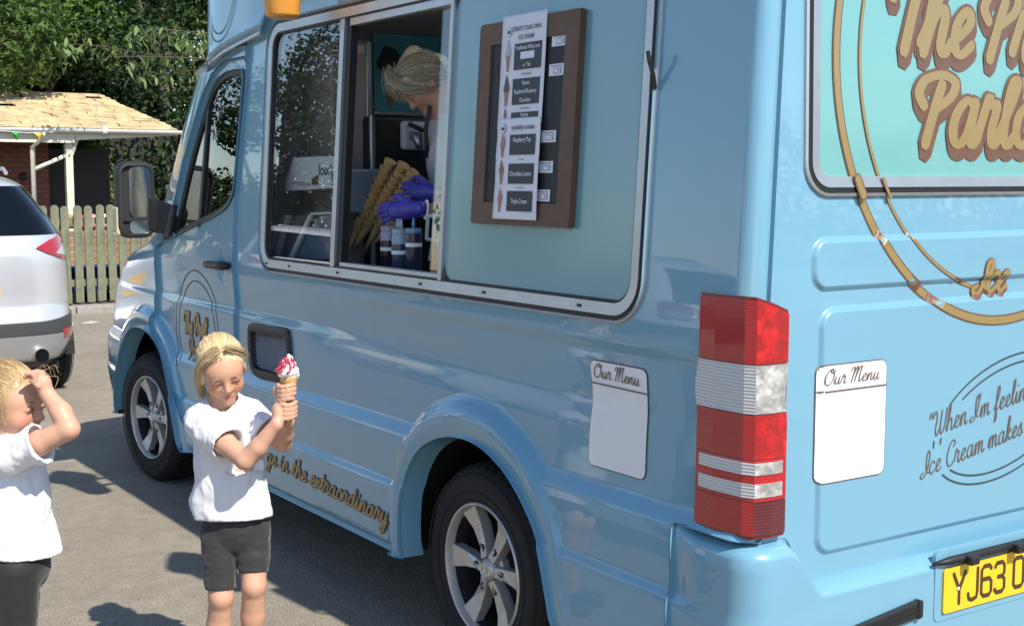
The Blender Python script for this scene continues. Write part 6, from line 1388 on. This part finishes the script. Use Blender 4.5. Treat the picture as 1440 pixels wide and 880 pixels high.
for k, (a0, z0, ln) in enumerate(((200, .196, .038), (235, .200, .030), (265, .196, .044), (180, .19, .035), (300, .198, .026), (150, .196, .03), (222, .185, .034))):
    mb = MB(); pts = []
    for t in np.linspace(0, 1, 9): z = z0-ln*t; r_ = .0035+max(0, (.205-z))*.62+.0045+.003*math.sin(t*9); a = math.radians(a0+25*math.sin(t*3)-YAW*57); pts.append((r_*math.cos(a), r_*math.sin(a), z))
    mb.tube(pts, [.0030, .0040, .0042, .004, .004, .0038, .004, .0042, .0028], 6); mb.build('sauce', MAT['sauce_red'], ice, smooth=True, world=False)
# ---- second girl, at the left edge, shading her eyes ---------------------------------------
G2 = Fig(20, 3.70, 'child at left edge in white shirt and black leggings with hand raised to forehead'); J = G2.J
hc = J(14, 562, .02); RH = frame((.97, -.20, -.10), (.04, .0, 1.0)); HS = 1.0
nk = J(6, 622, .03); ch_ = J(12, 672, .03); wst = J(16, 730, .03); pel = J(20, 792, .03); rs, ls = J(14, 642, -.075), J(8, 640, .13); re, rw_ = J(97, 603, -.10), J(66, 553, -.055); le, lw = J(10, 730, .19), J(16, 800, .17)
rh, lh = J(20, 800, -.025), J(22, 800, .085); rk, lk = J(24, 925, -.03), J(26, 925, .09); ra, la = J(18, 1045, -.03), J(22, 1040, .09)
F = Field((-.22, -.24, -.01), (.26, .26, 1.16), .0034); g = head_sdf(F, hc, RH, HS)
F.cap(hc-RH[2]*.05-RH[1]*.015, nk, .040, .042, .02); F.cap(nk, ch_, .05, .080, .03); F.cap(ch_, pel, .082, .088, .03); F.cap(nk, rs, .035, .036, .02); F.cap(nk, ls, .035, .036, .02)
F.path([rs, rs*.5+re*.5, re], [.037, .034, .029], .01); F.path([re, re*.55+rw_*.45+np.array([.006, 0, .002]), rw_], [.0295, .029, .020], .01); F.path([ls, le], [.035, .028], .01); F.path([le, lw], [.027, .019], .01); F.ell(lw+np.array([.0, 0, -.03]), (.014, .02, .035), None, .01)
for h_, kn, an in ((rh, rk, ra), (lh, lk, la)): F.path([h_, kn], [.066, .043], .02); F.path([kn, kn*.6+an*.4, an], [.042, .040, .027], .015); F.cap(an, an+np.array([.11, -.01, -.03]), .028, .022, .015)
F.cut((0, 0, 0), (0, 0, -1)); hd_ = J(60, 538, -.055); F.cap(rw_, hd_, .0195, .022, .01); F.ell(hd_, (.022, .018, .024), None, .01)
for i in range(4):
    b = hd_+np.array([-.006+.012*(i-1.5)*.3, -.012+.0125*(i-1.0), .012]); finger(F, [b, b+np.array([-.004, -.002, .016]), b+np.array([-.020, 0, .018]), b+np.array([-.030, .002, .006])], .0078, .006)
finger(F, [hd_+np.array([-.006, -.02, -.006]), hd_+np.array([-.016, -.024, .006]), hd_+np.array([-.026, -.02, .010])], .0085, .0065)
G2.add('body', F.mesh('body', MAT['skin_child'], 1, head_tint(hc, RH, HS))); face_bits(G2, g, RH, HS)
F = Field((-.22, -.24, .50), (.24, .26, 1.0), .0044); hemc = J(20, 776, .03)
F.cap(J(10, 648, .03), J(14, 700, .03), .098, .108, .02); F.cap(J(14, 700, .03), J(22, 785, .03), .108, .128, .03); F.cap(nk+np.array([0, 0, -.02]), rs, .048, .047, .03); F.cap(nk+np.array([0, 0, -.02]), ls, .048, .047, .03)
se = rs*.47+re*.53; F.path([rs, se], [.048, .060], .02); sl_ = ls*.4+le*.6; F.path([ls, sl_], [.047, .055], .02); F.ripple(.009, 15, 15, 8, 6.3); F.ripple(.0065, 34, 34, 20, 1.1); F.ripple(.0035, 75, 75, 30, 4.1)
F.cut(se, re-rs, se-.1, se+.12); F.cap(se, se+(re-rs)*.4, .050, .052, .004, sub=True); F.cut(sl_, le-ls, sl_-.08, sl_+.08); F.cut(hemc, (-.06, -.06, -1)); F.cap(nk+np.array([.01, 0, 0]), hc, .050, .050, .006, sub=True)
G2.add('shirt', F.mesh('shirt', MAT['tshirt'], 1))
F = Field((-.16, -.16, .06), (.18, .2, .66), .0048); F.cap(wst, pel, .096, .102, .02); F.path([rh, rk, ra], [.073, .049, .034], .02); F.path([lh, lk, la], [.073, .049, .034], .02); F.ripple(.003, 22, 22, 30, 2.2); F.cut(ra+np.array([0, 0, .03]), (0, 0, -1)); G2.add('leggings', F.mesh('leggings', MAT['leggings'], 1))
for an in (ra, la):
    F = Field(an-np.array([.07, .08, .12]), an+np.array([.19, .08, .04]), .005); F.cap(an*[1, 1, 0]+np.array([-.01, 0, .035]), an*[1, 1, 0]+np.array([.115, -.01, .028]), .037, .033, .01); F.cut((0, 0, .004), (0, 0, -1)); G2.add('shoe', F.mesh('shoe', MAT['shoe'], 1))
hair_cap(g, hc, RH, HS, G2, MAT['hair_dark_blonde'], extra=(((0, -.09, .03), (0, -.13, .02), .035, .04),))
st = strands(g, 1300, 15, rootf, (0, -1, .15), 1.0, .0009, jit=.004)
for k, (P, n) in enumerate((([(.02, .08, .08), (.0, .115, .085), (.03, .125, .06)], 7), ([(-.02, .07, .09), (-.01, .105, .11), (.02, .135, .09)], 4), ([(.075, .01, .03), (.082, .02, -.02), (.078, .03, -.05)], 14))): l2 = lock(g, P, n, 80+k, .0010, .010); st.add(l2.V, l2.F)
tag(G2.add('hair_strands', st.mesh('hair_strands', MAT['hair_dark_blonde'], True)), kind='stuff')
# ---- the server inside the van -----------------------------------------------------------
w_ = at_x(586, 118, .50); dW = float((w_-CAM) @ FH); G3 = Fig(630, dW, 'blonde server in the van with blue gloves bending over the wafer cones'); J = G3.J
JX = lambda px, py, x: (lambda P: np.array([P@RT, P@FH, P[2]]))(at_x(px, py, x)-G3.org)
hc = J(594, 117, .0); RH = frame((-.66, -.16, -.74), (-.74, -.05, .66)); HS = 1.0
nk = J(622, 150, .03); ch_ = J(648, 215, .05); wst = J(665, 330, .06); ls, rs = J(640, 178, -.09), J(632, 172, .16); le, lw = JX(672, 302, .50), JX(590, 294, .285); re, rw_ = J(650, 290, .14), JX(618, 273, .46)
F = Field(np.minimum(hc, lw)-np.array([.24, .2, .2]), np.maximum(wst, le)+np.array([.25, .3, .60]), .0048); F.lo[2] = .62; F = Field(F.lo, F.lo+F.h*F.n, .0050)
F = Field((-.40, -.42, .65), (.36, .40, 2.25), .0056); g = head_sdf(F, hc, RH, HS)
F.cap(hc-RH[2]*.06-RH[1]*.03, nk, .050, .058, .02); F.cap(nk, ch_, .07, .125, .04, flat=((0, 1, 0), .9)); F.cap(ch_, wst, .125, .13, .04); F.cap(nk, ls, .05, .052, .03); F.cap(nk, rs, .05, .052, .03); F.cap(wst, wst+np.array([.02, .02, -.55]), .13, .14, .03)
F.path([ls, le], [.050, .040], .02); F.path([le, le*.5+lw*.5, lw], [.040, .037, .026], .02); F.path([rs, re], [.05, .04], .02); F.path([re, rw_], [.04, .026], .02)
for zl in (-.1, .1): F.cap(wst+np.array([.02, zl+.02, -.5]), np.array([wst[0]+.02, wst[1]+zl+.02, .70]), .10, .06, .03)
G3.add('body', F.mesh('body', MAT['skin_adult'], 1, head_tint(hc, RH, HS))); face_bits(G3, g, RH, HS)
F = Field((-.30, -.34, .62), (.40, .44, 1.95), .0058); F.cap(nk+np.array([.02, 0, -.075]), ch_, .085, .142, .03); F.cap(ch_, wst, .142, .148, .03); F.cap(wst, wst+np.array([.02, .02, -.40]), .148, .16, .03); F.cap(ls+np.array([0, 0, -.008]), ls*.35+le*.65, .064, .064, .03); F.cap(rs+np.array([0, 0, -.008]), rs*.4+re*.6, .064, .062, .03); F.cap(nk+np.array([.02, 0, -.05]), ls, .05, .062, .03); F.cap(nk+np.array([.02, 0, -.05]), rs, .05, .062, .03)
F.ripple(.006, 12, 12, 8, 4.4); F.cap(nk+np.array([-.03, -.01, .01]), hc, .075, .07, .01, sub=True); q_ = ls*.35+le*.65; F.cut(q_, le-ls, q_-.12, q_+.12); G3.add('top', F.mesh('top', MAT['apron_white'], 1))
mb = MB(); mb.tube([nk+np.array([-.045, -.075, .0]), nk*.5+ch_*.5+np.array([-.10, -.085, .0]), ch_+np.array([-.135, -.06, -.02])], .010, 6); G3.add('apron_strap', mb.mesh('apron_strap', MAT['apron_strap'], True))
glo, ghi = np.minimum(lw, JX(517, 299, .155)), np.maximum(lw, rw_); F = Field(np.minimum(glo, rw_)-.08, ghi+.09, .0036)
def glove(F, w, tip, up, side):
    d = tip-w; L = np.linalg.norm(d); d = d/L; F.cap(w-d*.0, w+d*.075, .031, .034, .01, flat=(side, .75)); F.cap(w+d*.05, w+d*.095, .036, .034, .012, flat=(side, .65))
    for i in range(4):
        b = w+d*.098+up*(.026-.017*i); e = b+d*(.062+[.0, .010, .006, -.008][i])-side*.004-up*.010*(i+1)*.4; finger(F, [b, b*.5+e*.5+up*.005, e], .0105, .0080, .004)
    t0 = w+d*.05+up*.03; finger(F, [t0, t0+d*.035+up*.022, t0+d*.060+up*.022], .0125, .009, .006)
glove(F, lw, JX(517, 299, .155), np.array([0, 0, 1.]), np.array([0, -1., 0])); glove(F, rw_, JX(583, 268, .40), np.array([0, 0, 1.]), np.array([0, -1., 0]))
G3.add('gloves', F.mesh('gloves', MAT['glove_blue'], 1))
mb = MB(); d = (lw-le); d /= np.linalg.norm(d); c0 = lw-d*.025; n1 = np.cross(d, [0, 1, 0]); n1 /= np.linalg.norm(n1); n2 = np.cross(d, n1)
for k in range(22): a = 2*math.pi*k/22; c = c0+(n1*math.cos(a)+n2*math.sin(a))*.033; mb.lathe([(0, -.0055), (.0045, -.003), (.0055, 0), (.0045, .003), (0, .0055)], 7, Matrix.Translation([float(v) for v in c]))
tag(G3.add('bead_bracelet', mb.mesh('bead_bracelet', MAT['white_paint'], True)), kind='stuff')
hair_cap(g, hc, RH, HS, G3, MAT['hair_ash'], extra=(((0, .06, .09), (.0, -.06, .10), .025, .04), ((0, -.06, .06), (0, -.10, .0), .05, .045), ((.06, .05, .05), (.078, .02, -.01), .02, .012), ((-.06, .05, .05), (-.078, .02, -.01), .02, .012), ((-.03, .08, .07), (.03, .08, .07), .02, .02)))
st = strands(g, 900, 25, rootf, (0, -.7, -.6), 1.14, .0012)
for k, (P, n) in enumerate((([(.0, .06, .125), (.05, .085, .085), (.08, .07, .02), (.085, .03, -.02)], 90), ([(.0, .06, .125), (-.05, .085, .085), (-.08, .07, .02), (-.085, .03, -.02)], 90), ([(.0, .04, .13), (.0, .095, .09), (.02, .11, .04)], 60))): l2 = lock(g, P, n, 90+k, .0017, .011); st.add(l2.V, l2.F)
tag(G3.add('hair_strands', st.mesh('hair_strands', MAT['hair_ash'], True)), kind='stuff')
